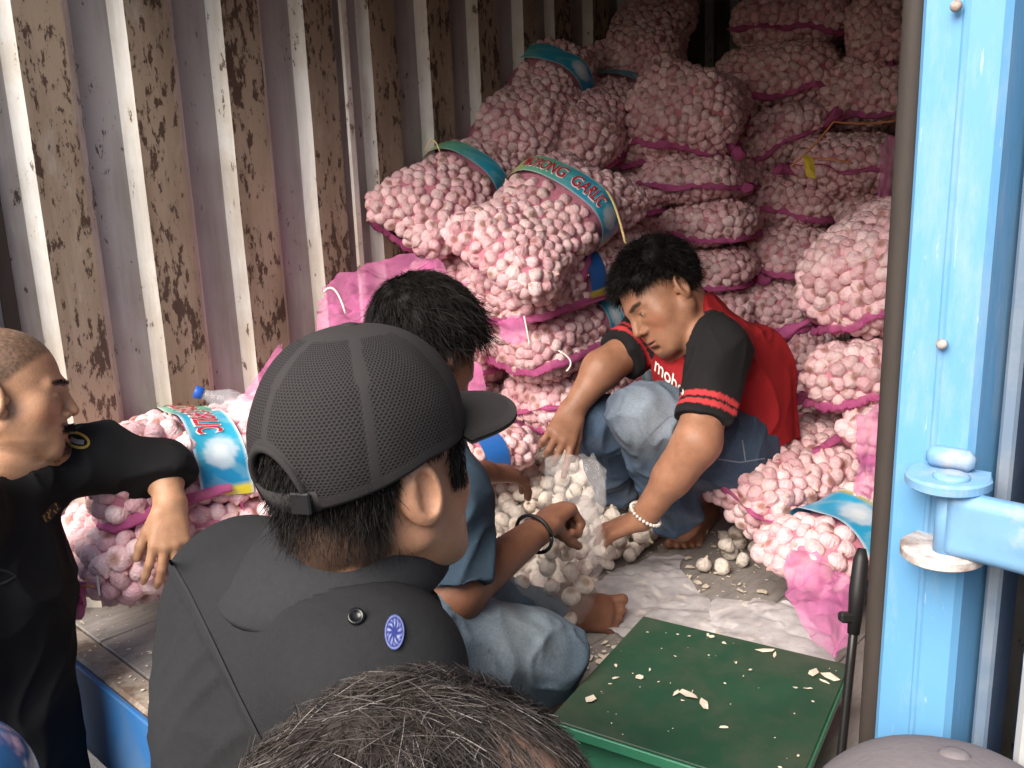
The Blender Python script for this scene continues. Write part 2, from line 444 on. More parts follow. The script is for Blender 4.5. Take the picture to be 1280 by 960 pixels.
def foot_prims(heel, toe, up, side, sc=1.0):
    """bare foot: heel and toe-tip points, side = direction of the big toe"""
    d = nrm(toe-heel); s = nrm(np.asarray(side)-d*(np.asarray(side)@d)); up = np.asarray(up, float); L_ = np.linalg.norm(toe-heel); L = []
    ball = heel+d*L_*.72
    L += [cap_(heel+up*.028, ball+s*.018+up*.020, .032*sc, .020*sc, .03), cap_(heel+up*.026, ball-s*.024+up*.016, .030*sc, .016*sc, .03),
          cap_(heel+d*.05+up*.06, ball+up*.022, .034*sc, .018*sc, .03)]
    for i, (o, l, r) in enumerate(((.030, 1.0, .0125), (.009, .98, .0090), (-.007, .93, .0085), (-.021, .87, .0080), (-.034, .80, .0078))):
        a = ball+s*o*.85+up*.014; L.append(cap_(a, heel+d*L_*l+s*o*1.05+up*.009, r*1.05, r, .006))
    return L
def strands(pts, nrml, dirf, length, width, seg=4, curl=.25, grav=.15, wid_tip=.25, surf=None):
    """thin tapered ribbons growing from points of a scalp"""
    n = len(pts); Vs = []; d = dirf; p = pts.copy(); rnd = rng.normal(size=(n, 3)); s = nrm_rows(np.cross(d, rnd))
    L = length/seg; hs_ = rng.random(n)
    rows = []
    for k in range(seg+1):
        wd = width*(1-(1-wid_tip)*k/seg)
        rows.append(p-s*wd[:, None]/2); rows.append(p+s*wd[:, None]/2)
        d = nrm_rows(d+curl*rng.normal(size=(n, 3))*.6-np.array([0, 0, grav])); p2 = p+d*L[:, None]
        if surf is not None:
            fr_, rad_, c_, h0, sc_ = surf[:5]; hug = surf[5] if len(surf) > 5 else 0; q = (p2-fr_.o)@fr_.ax.T/sc_-c_; rr = np.linalg.norm(q/rad_, axis=1); tg = 1+h0*(k+1)/seg*(.35+.65*hs_); q *= (np.maximum(1, tg/rr) if not hug else np.where(rr < tg, tg/rr, 1+(tg/rr-1)*hug))[:, None]; p2 = fr_.o+((q+c_)*sc_)@fr_.ax
        p = p2
    V = np.stack(rows, 1).reshape(-1, 3); st = 2*(seg+1); b = np.arange(n)[:, None]*st
    Q = np.concatenate([np.concatenate([b+2*k, b+2*k+1, b+2*k+3, b+2*k+2], 1) for k in range(seg)])
    return V, Q
def nrm_rows(v): return v/(np.linalg.norm(v, axis=1, keepdims=True)+1e-12)
def bvh(o):
    m = o.data; return BVHTree.FromPolygons([v.co[:] for v in m.vertices], [p.vertices[:] for p in m.polygons])
def stick(tree, xy, lift=.002, far=10):
    """lay print onto a surface: pixels of the photograph to points on the cloth they are seen on"""
    out = []; last = None
    for x, y in xy:
        d = Vector(nrm(FW+(x-640)/F*R+(480-y)/F*U)); h_ = tree.ray_cast(Vector(CAM), d, far)
        if h_[0] is None: out.append(last if last is not None else np.array(CAM)+np.array(d)*1.0); continue
        p = np.array(h_[0])-np.array(d)*lift; last = p; out.append(p)
    return np.array(out)
def text_mesh(s, bold=False, res=3, off=.012):
    c = bpy.data.curves.new('t', 'FONT'); c.body = s; c.resolution_u = res; c.align_x = 'LEFT'; c.fill_mode = 'FRONT'
    if bold: c.offset = off
    o = bpy.data.objects.new('t', c); COL.objects.link(o)
    dg = bpy.context.evaluated_depsgraph_get(); dg.update(); m = bpy.data.meshes.new_from_object(o.evaluated_get(dg))
    V = np.array([v.co[:] for v in m.vertices]); Fc = [list(p.vertices) for p in m.polygons]
    bpy.data.objects.remove(o); bpy.data.curves.remove(c); bpy.data.meshes.remove(m)
    return V[:, :2], Fc
def ellipsoid_grid(n, m_):
    a = np.linspace(0, 2*np.pi, n, endpoint=False); b = np.linspace(0, np.pi, m_)
    V = np.array([[math.sin(t)*math.cos(p), math.sin(t)*math.sin(p), math.cos(t)] for t in b for p in a])
    Q = np.array([[i*n+k, (i+1)*n+k, (i+1)*n+(k+1) % n, i*n+(k+1) % n] for i in range(m_-1) for k in range(n)])
    return V, Q
def cloth_patch(c, nu=40, nv=30, amp=.02, f=14, seed=0, drop=0, edge=.03):
    """a crumpled sheet between four corner points (a, b along the top, d, e along the bottom)"""
    a, b, d, e = [np.asarray(p, float) for p in c]
    u, v = np.meshgrid(np.linspace(0, 1, nu), np.linspace(0, 1, nv), indexing='ij'); u = u.ravel(); v = v.ravel()
    w_ = np.stack([u*2.2+seed, v*2.2, 0*u+seed*.7], 1)
    ue = u+edge*3.2*fbm(w_, 1.3, 3, seed); ve = v+edge*3.2*fbm(w_, 1.3, 3, seed+4)
    k = .35*np.abs(2*u-1)**3*np.abs(2*v-1)**3                      # rounded corners
    ue = (.5+(ue-.5)*(1-.35*k))[:, None]; ve = (.5+(ve-.5)*(1-.35*k))[:, None]
    P = (a*(1-ue)+b*ue)*(1-ve)+(d*(1-ue)+e*ue)*ve
    n = nrm(np.cross(b-a, d-a)); q = P+.05*np.stack([vnoise(P, 9, seed), vnoise(P, 9, seed+1), vnoise(P, 9, seed+2)], -1)
    t1 = nrm(b-a+.4*(d-a)); q2 = q+t1*((q@t1)*-.6)[:, None]      # folds run along one direction
    r = (1-np.abs(vnoise(q2, f, seed)))**2-.4+.5*(1-np.abs(vnoise(q2, f*2.3, seed+8)))**2+.25*vnoise(q, f*4, seed+9)
    P = P+n*amp*r[:, None]
    Q = np.array([[i*nv+j, (i+1)*nv+j, (i+1)*nv+j+1, i*nv+j+1] for i in range(nu-1) for j in range(nv-1)])
    return P, Q
# ------------------------------------------------------------------ setting: ground, box floor
def mat_ground():
    m, t, b = newmat('yard_asphalt'); N = NT(t); co = N.coord()
    f = N.noise(co, 90, 6, .7); g = N.noise(co, 3, 4, .6)
    N.link(N.mix(g, N_ramp(N, f, (.035, .035, .036), (.11, .105, .10)), (.07, .068, .065)), b.inputs['Base Color'])
    b.inputs['Roughness'].default_value = .95; N.link(N.bump(f, .7, .01), b.inputs['Normal']); return m
def N_ramp(N, f, a, b): return N.ramp(f, [(.3, a), (.7, b)])
ZG = -1.0
g = MB().add([(-300, -300, ZG), (300, -300, ZG), (300, 300, ZG), (-300, 300, ZG)], [[0, 1, 2, 3]]).build('ground', mat_ground()); tag(g, kind='structure')

m, t, b = newmat('worn_floor_board'); N = NT(t); co = N.coord()
f1 = N.noise(co, 9, 6, .7, (6, 1, 1)); f2 = N.noise(co, 45, 5, .7); f3 = N.noise(co, 4, 4, .6)
base = N.ramp(f1, [(.3, (.17, .155, .145)), (.7, (.33, .30, .28))])
base = N.mix(N.ramp(f2, [(.56, (0, 0, 0)), (.72, (.7,)*3)]), base, (.10, .085, .075))
base = N.mix(N.ramp(f3, [(.5, (0, 0, 0)), (.7, (.6,)*3)]), base, (.36, .34, .33))
N.link(base, b.inputs['Base Color']); b.inputs['Roughness'].default_value = .75; N.link(N.bump(f2, .3, .004), b.inputs['Normal'])
M['floor'] = m
floor = obj('floor', None); tag(floor, kind='structure')
LEN = 4.3; XL = -1.80; HT = 1.66
bmesh_ = None
for k in range(9):
    x0 = XL-.01+k*.205; wd = .2035
    o = MB().box((x0+wd/2, LEN/2+.03, -.02), (wd, LEN, .04), bev=.002).build('floor_board', M['floor'], floor)

# ------------------------------------------------------------------ the truck box
def mat_paint(name, c, c2, rust, amt, streak=(9, 9, 2.2), rough=.55):
    """painted steel: tone drifts, plus scraped and rusted patches"""
    m, t, b = newmat(name); N = NT(t); co = N.coord()
    base = N.mix(N.noise(co, 2.5, 5, .6), c, c2)
    p1 = N.noise(co, 1.0, 9, .72, (11, 11, 4.5), dist=.3); p2 = N.noise(co, 1.0, 6, .7, (60, 60, 22)); z = N.noise(co, .9, 3, .5, (1.6, 1.6, 2.2))
    big = N.math('ADD', N.math('MULTIPLY', p1, .75), N.math('MULTIPLY', z, .5))
    stain = N.ramp(big, [(.60-amt*.22, (0, 0, 0)), (.72-amt*.16, (.75,)*3)])
    base = N.mix(stain, base, rust[0])
    scr = N.ramp(N.math('ADD', N.math('MULTIPLY', p2, .62), N.math('MULTIPLY', p1, .5)), [(.66-amt*.065, (0, 0, 0)), (.685-amt*.06, (1, 1, 1))])
    base = N.mix(scr, base, rust[1])
    gr = N.noise(co, 1.0, 6, .65, (14, 14, 1.1)); gr2 = N.noise(co, 2.2, 4, .6)
    base = N.mix(1.0, base, N.ramp(N.math('ADD', N.math('MULTIPLY', gr, .6), N.math('MULTIPLY', gr2, .5)), [(.40, (.60, .56, .52)), (.60, (1.0, 1.0, 1.0))]), 'MULTIPLY')
    N.link(base, b.inputs['Base Color']); b.inputs['Roughness'].default_value = rough
    h = N.math('SUBTRACT', p2, N.math('MULTIPLY', scr, .8)); N.link(N.bump(h, .25, .003), b.inputs['Normal'])
    return m
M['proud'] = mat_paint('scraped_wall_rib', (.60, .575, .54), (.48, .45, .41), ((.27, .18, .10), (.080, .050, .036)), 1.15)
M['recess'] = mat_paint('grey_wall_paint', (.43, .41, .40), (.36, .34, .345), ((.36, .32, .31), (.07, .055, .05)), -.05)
M['slope'] = mat_paint('lit_wall_flank', (.78, .77, .75), (.70, .69, .66), ((.62, .56, .47), (.16, .11, .08)), .12)  # rib flanks made paler: daylight from the open door put into their colour
M['dark_steel'] = mat_simple('dark_inner_steel', (.10, .095, .09), .7, .3, 20)
def mat_weather(name, c):
    m, t, b = newmat(name); N = NT(t); co = N.coord()
    f = N.noise(co, 5, 6, .65, (1, 1, .5)); base = N.mix(f, tuple(x*.86 for x in c), tuple(min(1, x*1.16+.02) for x in c))
    g = N.noise(co, 14, 8, .75, (1, 1, .22)); base = N.mix(N.ramp(g, [(.52, (0, 0, 0)), (.72, (.55,)*3)]), base, (.34, .40, .46))
    sc_ = N.noise(co, 220, 4, .7, (1, 1, .10)); base = N.mix(N.ramp(sc_, [(.66, (0, 0, 0)), (.70, (.5,)*3)]), base, (.45, .52, .60))
    ch = N.noise(co, 90, 6, .7); ch2 = N.math('MULTIPLY', N.ramp(ch, [(.68, (0, 0, 0)), (.70, (1, 1, 1))]), N.ramp(N.noise(co, 7, 3), [(.5, (0, 0, 0)), (.6, (1, 1, 1))]))
    base = N.mix(ch2, base, (.16, .11, .08))
    N.link(base, b.inputs['Base Color']); N.link(N.ramp(f, [(.3, (.38,)*3), (.7, (.6,)*3)]), b.inputs['Roughness']); b.inputs['Specular IOR Level'].default_value = .45
    N.link(N.bump(N.math('ADD', f, N.math('MULTIPLY', sc_, .15)), .25, .006), b.inputs['Normal']); return m
M['blue'] = mat_weather('blue_truck_paint', (.10, .28, .49))
M['blue_hinge'] = mat_simple('blue_hinge_paint', (.15, .30, .48), .5, .2, 30, .15, spec=.4, c2=(.42, .38, .35), thr=(.46, .62))
M['blue_dark'] = mat_simple('deep_blue_paint', (.03, .13, .34), .45, .15, 10, c2=(.10, .16, .25), thr=(.5, .8))
M['flank_shade'] = mat_simple('shaded_blue_paint', (.13, .18, .25), .5, .2, 14, c2=(.26, .28, .30), thr=(.5, .7))  # post blue greyed and darkened: the bevel's shade put into the colour
M['paleedge'] = mat_simple('pale_door_edge', (.36, .37, .37), .6, .2, 14)
M['gasket'] = mat_simple('weathered_rubber', (.034, .026, .021), .7, .45, 40, .3, scl=(1, 1, .25))
M['gasket_l'] = mat_simple('dark_green_post', (.05, .07, .07), .7, .3, 20)
M['sill'] = mat_simple('worn_sill_steel', (.34, .29, .24), .7, .35, 40, .4, c2=(.16, .11, .08), thr=(.45, .6))
M['red'] = mat_simple('red_reflector', (.50, .03, .03), .35, .2, 30); M['white_tape'] = mat_simple('white_reflector', (.6, .58, .56), .4, .2, 30)
M['bare'] = mat_simple('scraped_steel', (.55, .50, .48), .45, .3, 60, c2=(.22, .16, .13))

truck = thing('truck_box', 'blue corrugated steel truck box with its right door folded open, loaded with garlic sacks', 'truck body')
YK = [.102, .330, .565, .795, 1.009, 1.225, 1.432, 1.641, 1.800]
YK = [-.125]+YK
while YK[-1] < LEN: YK.append(YK[-1]+.208)
prof = []   # (y, x, material of the strip that follows)
XP, XR_ = -1.770, -1.800
for k in range(len(YK)-1):
    y, p = YK[k], YK[k+1]-YK[k]
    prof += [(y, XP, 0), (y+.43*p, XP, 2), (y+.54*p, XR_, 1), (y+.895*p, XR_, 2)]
prof.append((YK[-1], XP, 0))
prof = [q for q in prof if q[0] > -.10]
def wall_piece(name, pts, parent, side=1):
    zs = np.linspace(-.01, HT, 24); V = []; Fs = []; mi = []
    for i in range(len(pts)-1):
        y0, x0, mt = pts[i]; y1, x1, _ = pts[i+1]; st = len(V)
        ns = 4
        for s_ in range(ns+1):
            t_ = s_/ns
            for z in zs:
                x = x0+(x1-x0)*t_; y = y0+(y1-y0)*t_
                dent = .004*fbm(np.array([[x, y*3, z*2]]), 1.7, 2, 3)[0]*(1 if side > 0 else .5)
                V.append((x+dent, y, z))
        for s_ in range(ns):
            for j in range(len(zs)-1):
                a_ = st+s_*len(zs)+j
                q = [a_, a_+len(zs), a_+len(zs)+1, a_+1]
                Fs.append(q[::-1] if side > 0 else q); mi.append(mt)
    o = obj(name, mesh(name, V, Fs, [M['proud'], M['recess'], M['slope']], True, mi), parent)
    return o
lw = obj('left_wall', None, truck)
cuts = [0, 14, 30, 46, len(prof)-1]
for a_, b_ in zip(cuts[:-1], cuts[1:]):
    if b_ > a_: wall_piece('wall_panel', prof[a_:b_+1], lw)
ys = hit(426, 0, 0, XP)[1]
MB().box((XP+.004, ys, HT/2), (.012, .022, HT), bev=.003).build('weld_strip', M['slope'], lw)
rw = obj('right_wall', None, truck)
wall_piece('wall_panel', [(y, .03-(x+1.80), q) for (y, x, q) in prof if y > .05], rw, -1)
MB().box((-.885, LEN/2, HT+.02), (1.86, LEN+.1, .03)).build('roof', M['dark_steel'], truck)  # roof height shaped for the light: set low to keep daylight off the far end
MB().box((-.885, LEN+.05, HT/2), (1.86, .03, HT+.02)).build('end_wall', M['dark_steel'], truck)
# rear sill, bumper
MB().box((-.89, .000, -.025), (1.86, .058, .05), bev=.006).build('rear_sill', M['sill'], truck)
MB().box((-.89, -.036, -.105), (1.90, .012, .20), bev=.003).build('sill_face', M['blue_dark'], truck)
MB().box((-.89, 2.1, -.10), (1.7, 4.1, .10)).build('underframe', M['dark_steel'], truck)
bp = MB().box((-.9, -.06, -.33), (1.9, .05, .12), bev=.008).build('bumper_bar', M['dark_steel'], truck)
for k in range(12):
    MB().box((-1.76+k*.155, -.087, -.33), (.150, .003, .06)).build('reflector', M['red'] if k % 2 else M['white_tape'], bp)
# left rear post
MB().box((-1.84, .01, .95), (.07, .10, 2.1), bev=.006).build('corner_post', M['gasket_l'], truck)
MB().box((-1.797, .02, .95), (.012, .03, 2.05), bev=.004).build('door_gasket', M['gasket'], truck)
# right rear post: blue face, folded ridge line, flank with shade in its colour, gasket, and the edge of the open door
pst = obj('corner_post', None, truck); pst['label'] = 'sky blue right corner post with a scuffed vertical crease'
zs = np.linspace(-.05, 2.1, 90)
pf = [(.013, .05), (.013, -.012), (.016, -.016), (.037, -.016), (.0385, -.0172), (.0405, -.0172), (.042, -.016), (.060, -.016), (.064, -.012), (.072, .03), (.072, .06)]
V = []; 
for (x, y) in pf:
    for z in zs: V.append((x+.0004*math.sin(z*9)+.0005*vnoise(np.array([[x*9, y, z]]), 6)[0], y+.0012*vnoise(np.array([[x*40, y*4, z]]), 5, 2)[0], z))
nz_ = len(zs); Q = np.array([[i*nz_+j, (i+1)*nz_+j, (i+1)*nz_+j+1, i*nz_+j+1] for i in range(len(pf)-1) for j in range(nz_-1)])
o = obj('post_face', mesh('post_face', V, Q, M['blue'], False), pst)
MB().box((.078, .030, 1.0), (.010, .05, 2.1), bev=.002).build('flank', M['flank_shade'], pst)
for z in (.70, 1.06):
    p_ = hit(1178 if z < 1 else 1196, 430 if z < 1 else 8, 1, -.02)
    MB().lathe(p_, (0, -1, 0), [(.0035, 0), (.0035, .002), (.002, .0035)], 12).build('bolt', M['bare'], pst, True)
# weathered rubber seal along the inner edge
V = MB().tube([(.0068, -.006, z) for z in np.linspace(-.05, 2.1, 30)], .0080, 10); V.build('door_gasket', M['gasket'], truck, True)
dr = obj('door', None, truck)
MB().box((.120, .45, 1.0), (.030, .95, 2.05), bev=.004).build('door_leaf', M['blue_dark'], dr)
MB().box((.120, -.033, 1.0), (.024, .014, 2.05), bev=.004).build('door_edge', M['paleedge'], dr)
# hinge
hz1 = hit(1185, 604, 1, -.04)[2]; hz0 = hit(1176, 694, 1, -.04)[2]; hx = hit(1188, 610, 1, -.040)[0]
hg = obj('door_hinge', None, truck)
def lug(z, rx):
    n = 24; V = []; 
    for zz, sc_ in ((z-.004, .93), (z-.0025, 1), (z+.0025, 1), (z+.004, .93)):
        for k in range(n):
            a_ = -math.pi*k/(n-1); V.append((hx-.004+rx*sc_*math.cos(a_), -.030+.031*sc_*math.sin(a_), zz))
        V += [(hx-.004-rx*.8, -.014, zz), (hx-.004+rx*.8, -.014, zz)]
    n2 = n+2; Fs = [[i*n2+k, (i+1)*n2+k, (i+1)*n2+(k+1) % n2, i*n2+(k+1) % n2] for i in range(3) for k in range(n2)]
    Fs += [list(range(n2)), [3*n2+k for k in range(n2)][::-1]]
    return MB().add(V, Fs)
lug(hz1, .026).build('hinge_lug', M['blue_hinge'], hg); lug(hz0, .026).build('hinge_lug', M['bare'], hg)
MB().lathe((hx, -.040, hz0-.004), (0, 0, 1), [(.0078, 0), (.0078, hz1-hz0+.004)], 20).build('hinge_pin', M['blue_hinge'], hg, True)
MB().lathe((hx, -.040, hz1+.003), (0, 0, 1), [(.011, 0), (.011, .0025), (.009, .004), (.005, .0035)], 20).build('pin_head', M['blue_hinge'], hg, True)
zc_ = (hz0+hz1)/2; hh = (hz1-hz0)/2-.005; nu, nv = 30, 20; V = []
for i in range(nu):
    for j in range(nv):
        t_, v_ = i/(nu-1), 2*j/(nv-1)-1; x = hx+.002+t_*.125
        y = -.0465-.004*math.sin(t_*3)-.010*math.exp(-((t_-.72)/.26)**2-((v_+.05)/.38)**2)+.006*max(0, abs(v_)-.86)/.14
        V.append((x, y, zc_+v_*hh))
Q = np.array([[i*nv+j, (i+1)*nv+j, (i+1)*nv+j+1, i*nv+j+1] for i in range(nu-1) for j in range(nv-1)])
o = obj('hinge_blade', mesh('hinge_blade', V, Q, M['blue_hinge'], True), hg); md = o.modifiers.new('t', 'SOLIDIFY'); md.thickness = .006; md.offset = 0
MB().box((hx-.006, -.022, hz1+.011), (.030, .012, .014), bev=.004).build('weld_bead', M['blue_hinge'], hg, True)

# ------------------------------------------------------------------ garlic bulbs
def bulb_mesh(name, mat, seed, stem=.5):
    r_ = np.random.default_rng(seed); nl = r_.integers(6, 10); ph = r_.random()*6
    prof = [(0.0, -.70), (.26, -.73), (.62, -.66), (.92, -.36), (1.0, .0), (.88, .34), (.58, .62), (.28, .78), (.16, .78+.32*stem), (.13, .78+.75*stem), (.05, .80+.8*stem)]
    n = 14; V = []; c = []
    bend = r_.normal(size=2)*.12; squ = 1+r_.normal()*.07
    for i, (r, z) in enumerate(prof):
        for k in range(n):
            a = 2*math.pi*k/n; lob = 1-.11*abs(math.sin(nl*.5*a+ph))**.7*min(1, r*1.2) if 1 < i < 8 else 1
            lob *= 1+.05*math.sin(a*2+ph*2)
            zz = max(0, z-.5); V.append((r*lob*math.cos(a)*squ+bend[0]*zz*2, r*lob*math.sin(a)/squ+bend[1]*zz*2, z))
            c.append((.55, .45, .36) if i < 2 else ((.84, .78, .66) if i > 7 else (1, 1, 1)))
    Fs = [[i*n+k, i*n+(k+1) % n, (i+1)*n+(k+1) % n, (i+1)*n+k] for i in range(len(prof)-1) for k in range(n)]+[[(len(prof)-1)*n+k for k in range(n)]]
    return mesh(name, V, Fs, mat, True, col=np.array(c))
BN = [bulb_mesh('garlic_bulb', M['bulb_net'], s, .22+.12*(s % 3)) for s in range(6)]
BL = [bulb_mesh('garlic_bulb', M['bulb_loose'], s+20, (.35, .9, .5, .2, .6, .3)[s]) for s in range(6)]
def place_bulb(p, r, parent=None, kind=BN, up=None, q=None):
    o = bpy.data.objects.new('garlic_bulb', kind[rng.integers(len(kind))]); COL.objects.link(o)
    if parent is not None: o.parent = parent
    if q is None: q = Vector(rng.normal(size=3)+(np.zeros(3) if up is None else np.asarray(up)*1.2)).to_track_quat('Z', 'Y')
    q = q @ Matrix.Rotation(rng.random()*6.28, 4, 'Z').to_quaternion()
    o.rotation_mode = 'QUATERNION'; o.rotation_quaternion = q; o.location = p
    s = r*(.9+.22*rng.random()); o.scale = (s, s, s*(.9+.15*rng.random())); return o

# ------------------------------------------------------------------ sacks of garlic
BAGS = []
class Bag:
    def __init__(s, near, d, L, W, H, roll=0, blunt=True, seed=0, up=(0, 0, 1)):
        s.L, s.W, s.H, s.blunt, s.seed = L, W*1.06, H*1.13, blunt, seed
        y = nrm(d); up = np.asarray(up, float); z = nrm(up-y*(up@y)); x = np.cross(y, z)
        if roll: x, z = x*math.cos(roll)+z*math.sin(roll), z*math.cos(roll)-x*math.sin(roll)
        s.ax = np.stack([x, y, z]); s.c = np.asarray(near, float)+y*L/2
    def fw(s, t): t = np.abs(t); return np.maximum(1e-4, (1-t**9))**.42*(1-.06*t*t) if s.blunt else np.maximum(1e-4, (1-t**16))**.4*(.92+.08*t**4)
    def fh(s, t): t = np.abs(t); return np.maximum(1e-4, (1-t**5))**.5 if s.blunt else np.maximum(1e-4, (1-t**3.2))**.62
    def pt(s, t, ph, off=0):
        n = 2.5; c_, s_ = np.cos(ph), np.sin(ph)
        x = np.sign(c_)*np.abs(c_)**(2/n)*s.W/2*s.fw(t); z = np.sign(s_)*np.abs(s_)**(2/n)*s.H/2*s.fh(t); y = t*s.L/2
        P = np.stack([x, y+0*x, z], -1)
        g = np.stack([x/(s.W/2)**2, (y+0*x)*np.abs(t)**6/(s.L/2)**2, z/(s.H/2)**2], -1); g /= np.linalg.norm(g, axis=-1, keepdims=True)+1e-9
        l = P+s.seed*3.1; amp = .11*s.H*fbm(l, 5.5, 2, s.seed)
        P = P+g*(amp+off)[..., None]
        return s.c+P@s.ax, g@s.ax
    def inside(s, X, m=1.0):
        q = (X-s.c)@s.ax.T; t = np.clip(q[:, 1]/(s.L/2), -1, 1)
        return (np.abs(q[:, 1]) < s.L/2) & ((np.abs(q[:, 0])/(s.W/2*s.fw(t)))**2.5+(np.abs(q[:, 2])/(s.H/2*s.fh(t)))**2.5 < m)
    def endpt(s, x, z, off=0):
        lo, hi = 0., 1.
        for _ in range(24):
            m_ = (lo+hi)/2
            if (abs(x)/(s.W/2*s.fw(m_)))**2.5+(abs(z)/(s.H/2*s.fh(m_)))**2.5 < 1: lo = m_
            else: hi = m_
        ph = math.atan2(np.sign(z)*abs(z/(s.H/2*s.fh(lo)))**1.25, np.sign(x)*abs(x/(s.W/2*s.fw(lo)))**1.25)
        P, g_ = s.pt(np.array([-lo]), np.array([ph]), np.array([off])); return P[0], g_[0]
def label_band(root, bg_, t0, t1, ph0, ph1, text=None, pal=0):
    """the printed strip sewn round a sack"""
    nu, nv = 14, 70; tt, pp = np.meshgrid(np.linspace(t0, t1, nu), np.linspace(ph0, ph1, nv), indexing='ij')
    P, _ = bg_.pt(tt.ravel(), pp.ravel(), np.full(tt.size, .004)); u = np.repeat(np.linspace(0, 1, nu), nv); v = np.tile(np.linspace(0, 1, nv), nu)
    c = np.zeros((len(u), 3))
    if pal == 0:
        c = mixc((.55, .56, .10), (.13, .45, .30), sst(.10, .30, v)); c = mixc(c, (.03, .33, .50), sst(.32, .55, v)); c = mixc(c, (.02, .25, .50), sst(.75, .9, v))
        c = mixc(c, (.75, .62, .04), sst(.94, .945, v)); c = mixc(c, (.75, .62, .04), 1-sst(.055, .06, v))
    else:
        c = mixc((.78, .62, .03), (.02, .12, .40), sst(.50, .51, v)); c = mixc(c, (.62, .50, .06), sst(.93, .94, v))
    if pal == 2: c = mixc((.02, .36, .60), (.03, .28, .52), v); c = mixc(c, (.42, .34, .08), (u > .90)*1.0)
    if pal in (0, 2):
        d = np.sqrt(((v-(.77 if pal == 0 else .45))/.10)**2+((u-.52)/.36)**2)+.12*vnoise(np.stack([v*60, u*12, u*0], 1), 1, 3)
        c = mixc(c, (.50, .58, .66), .85*(1-sst(.75, 1.0, d))); c = mixc(c, (.72, .74, .76), .6*(1-sst(.2, .6, d)))
        wv = np.sin(v*40+3*np.sin(u*5)); c = mixc(c, (.45, .65, .62), .18*(wv > .6))
    c = mixc(c, (.72, .76, .78), ((u < .07) | (u > .93))*.8*(pal != 1))
    Q = np.array([[i*nv+j, (i+1)*nv+j, (i+1)*nv+j+1, i*nv+j+1] for i in range(nu-1) for j in range(nv-1)])
    bd = obj('label_band', mesh('label_band', P, Q, M['band'], True, col=c), root)
    if text:
        for nm, grow, off, col in (('lettering', .008, .0080, (.50, .02, .04)), ('lettering_outline', .045, .006, (.85, .85, .82))):
            w_ = text_mesh(text, True, 3, .008)[0][:, 0].max(); lm = mat_simple(nm, col, .4, .05)
            for i, ch in enumerate(text):
                if ch == ' ': continue
                T, Fc = text_mesh(ch, True, 3, grow); x1 = text_mesh(text[:i+1], True, 3, .008)[0][:, 0].max(); x0 = x1-text_mesh(ch, True, 3, .008)[0][:, 0].max()
                a = .20+((T[:, 0]+x0)/w_)*.46; bq = .20+T[:, 1]/.72*.52
                tq = t0+(t1-t0)*bq; pq = ph0+(ph1-ph0)*a
                P2, _ = bg_.pt(tq, pq, np.full(len(tq), off)); obj('letter' if grow < .02 else 'letter_outline', mesh('letter', P2, Fc, lm, False), bd)
    return bd
def hem(root, bg_, zf, amp=.012, x0=-1, x1=1, slope=0, w_=.017, seed=0):
    n = 60; rows = []
    for k in range(n):
        x = (x0+(x1-x0)*k/(n-1)); zz = (zf+slope*x+.10*vnoise(np.array([[x*2.2, seed, 1]]), 1.3, seed)[0])*bg_.H/2
        p, g_ = bg_.endpt(x*bg_.W/2*.97, zz, 0); up = bg_.ax[2]; up = nrm(up-g_*(up@g_))
        r = [vnoise(np.array([[x*30, seed+q, q*3.]]), 1, seed)[0] for q in range(3)]; ww = w_*(.55+.65*vnoise(np.array([[x*6, seed, 9]]), 1)[0]**1)*1.0+.003
        rows += [p+up*ww*.5-g_*.004, p+up*ww*.2+g_*(.012+.006*r[0]), p+g_*(.016+.008*r[1])+up*.003*r[2], p-up*ww*.25+g_*(.013+.006*r[2]), p-up*ww*.5-g_*.004]
    Q = np.array([[k*5+j, (k+1)*5+j, (k+1)*5+j+1, k*5+j+1] for k in range(n-1) for j in range(4)])
    return obj('hem', mesh('hem', rows, Q, M['seam'], True), root)
def tuft(root, p, d, l=.06, r=.018, seed=0, name='knot_tuft', mat=None):
    rr = np.random.default_rng(seed); d = nrm(d); pts = [p-d*.02]; rad = [r*.6]
    a = rr.normal(size=3)*.25
    for k in range(1, 7):
        t_ = k/6; pts.append(p+d*l*t_+a*l*t_*t_); rad.append(r*(.35+.9*t_**1.2)*(1 if k < 6 else .6))
    mb = MB().tube(pts, rad, 12); V = np.concatenate(mb.V); V = V+(.012*np.stack([vnoise(V, 55, seed+q) for q in range(3)], 1)); mb.V = [V]
    return mb.build(name, mat or M['seam'], root, True)
def side_hem(root, bg_, sx, t0=-.98, t1=.9, w_=.02, seed=0, zf=-.2):
    n = 50; rows = []
    for k in range(n):
        t_ = t0+(t1-t0)*k/(n-1); ph = (0 if sx > 0 else math.pi)+sx*math.asin(max(-1, min(1, zf)))+.12*math.sin(t_*7+seed)
        p, g_ = bg_.pt(np.array([t_]), np.array([ph]), np.array([0.])); p = p[0]; g_ = g_[0]; up = nrm(np.cross(bg_.ax[1], g_))
        r = [vnoise(np.array([[t_*30, seed+q, q*3.]]), 1, seed)[0] for q in range(3)]
        rows += [p+up*w_*.5-g_*.004, p+up*w_*.2+g_*(.011+.006*r[0]), p+g_*(.016+.008*r[1]), p-up*w_*.25+g_*(.012+.006*r[2]), p-up*w_*.5-g_*.004]
    Q = np.array([[k*5+j, (k+1)*5+j, (k+1)*5+j+1, k*5+j+1] for k in range(n-1) for j in range(4)])
    return obj('hem', mesh('hem', rows, Q, M['seam'], True), root)
BAGGROUP = 'pink net sacks of garlic'
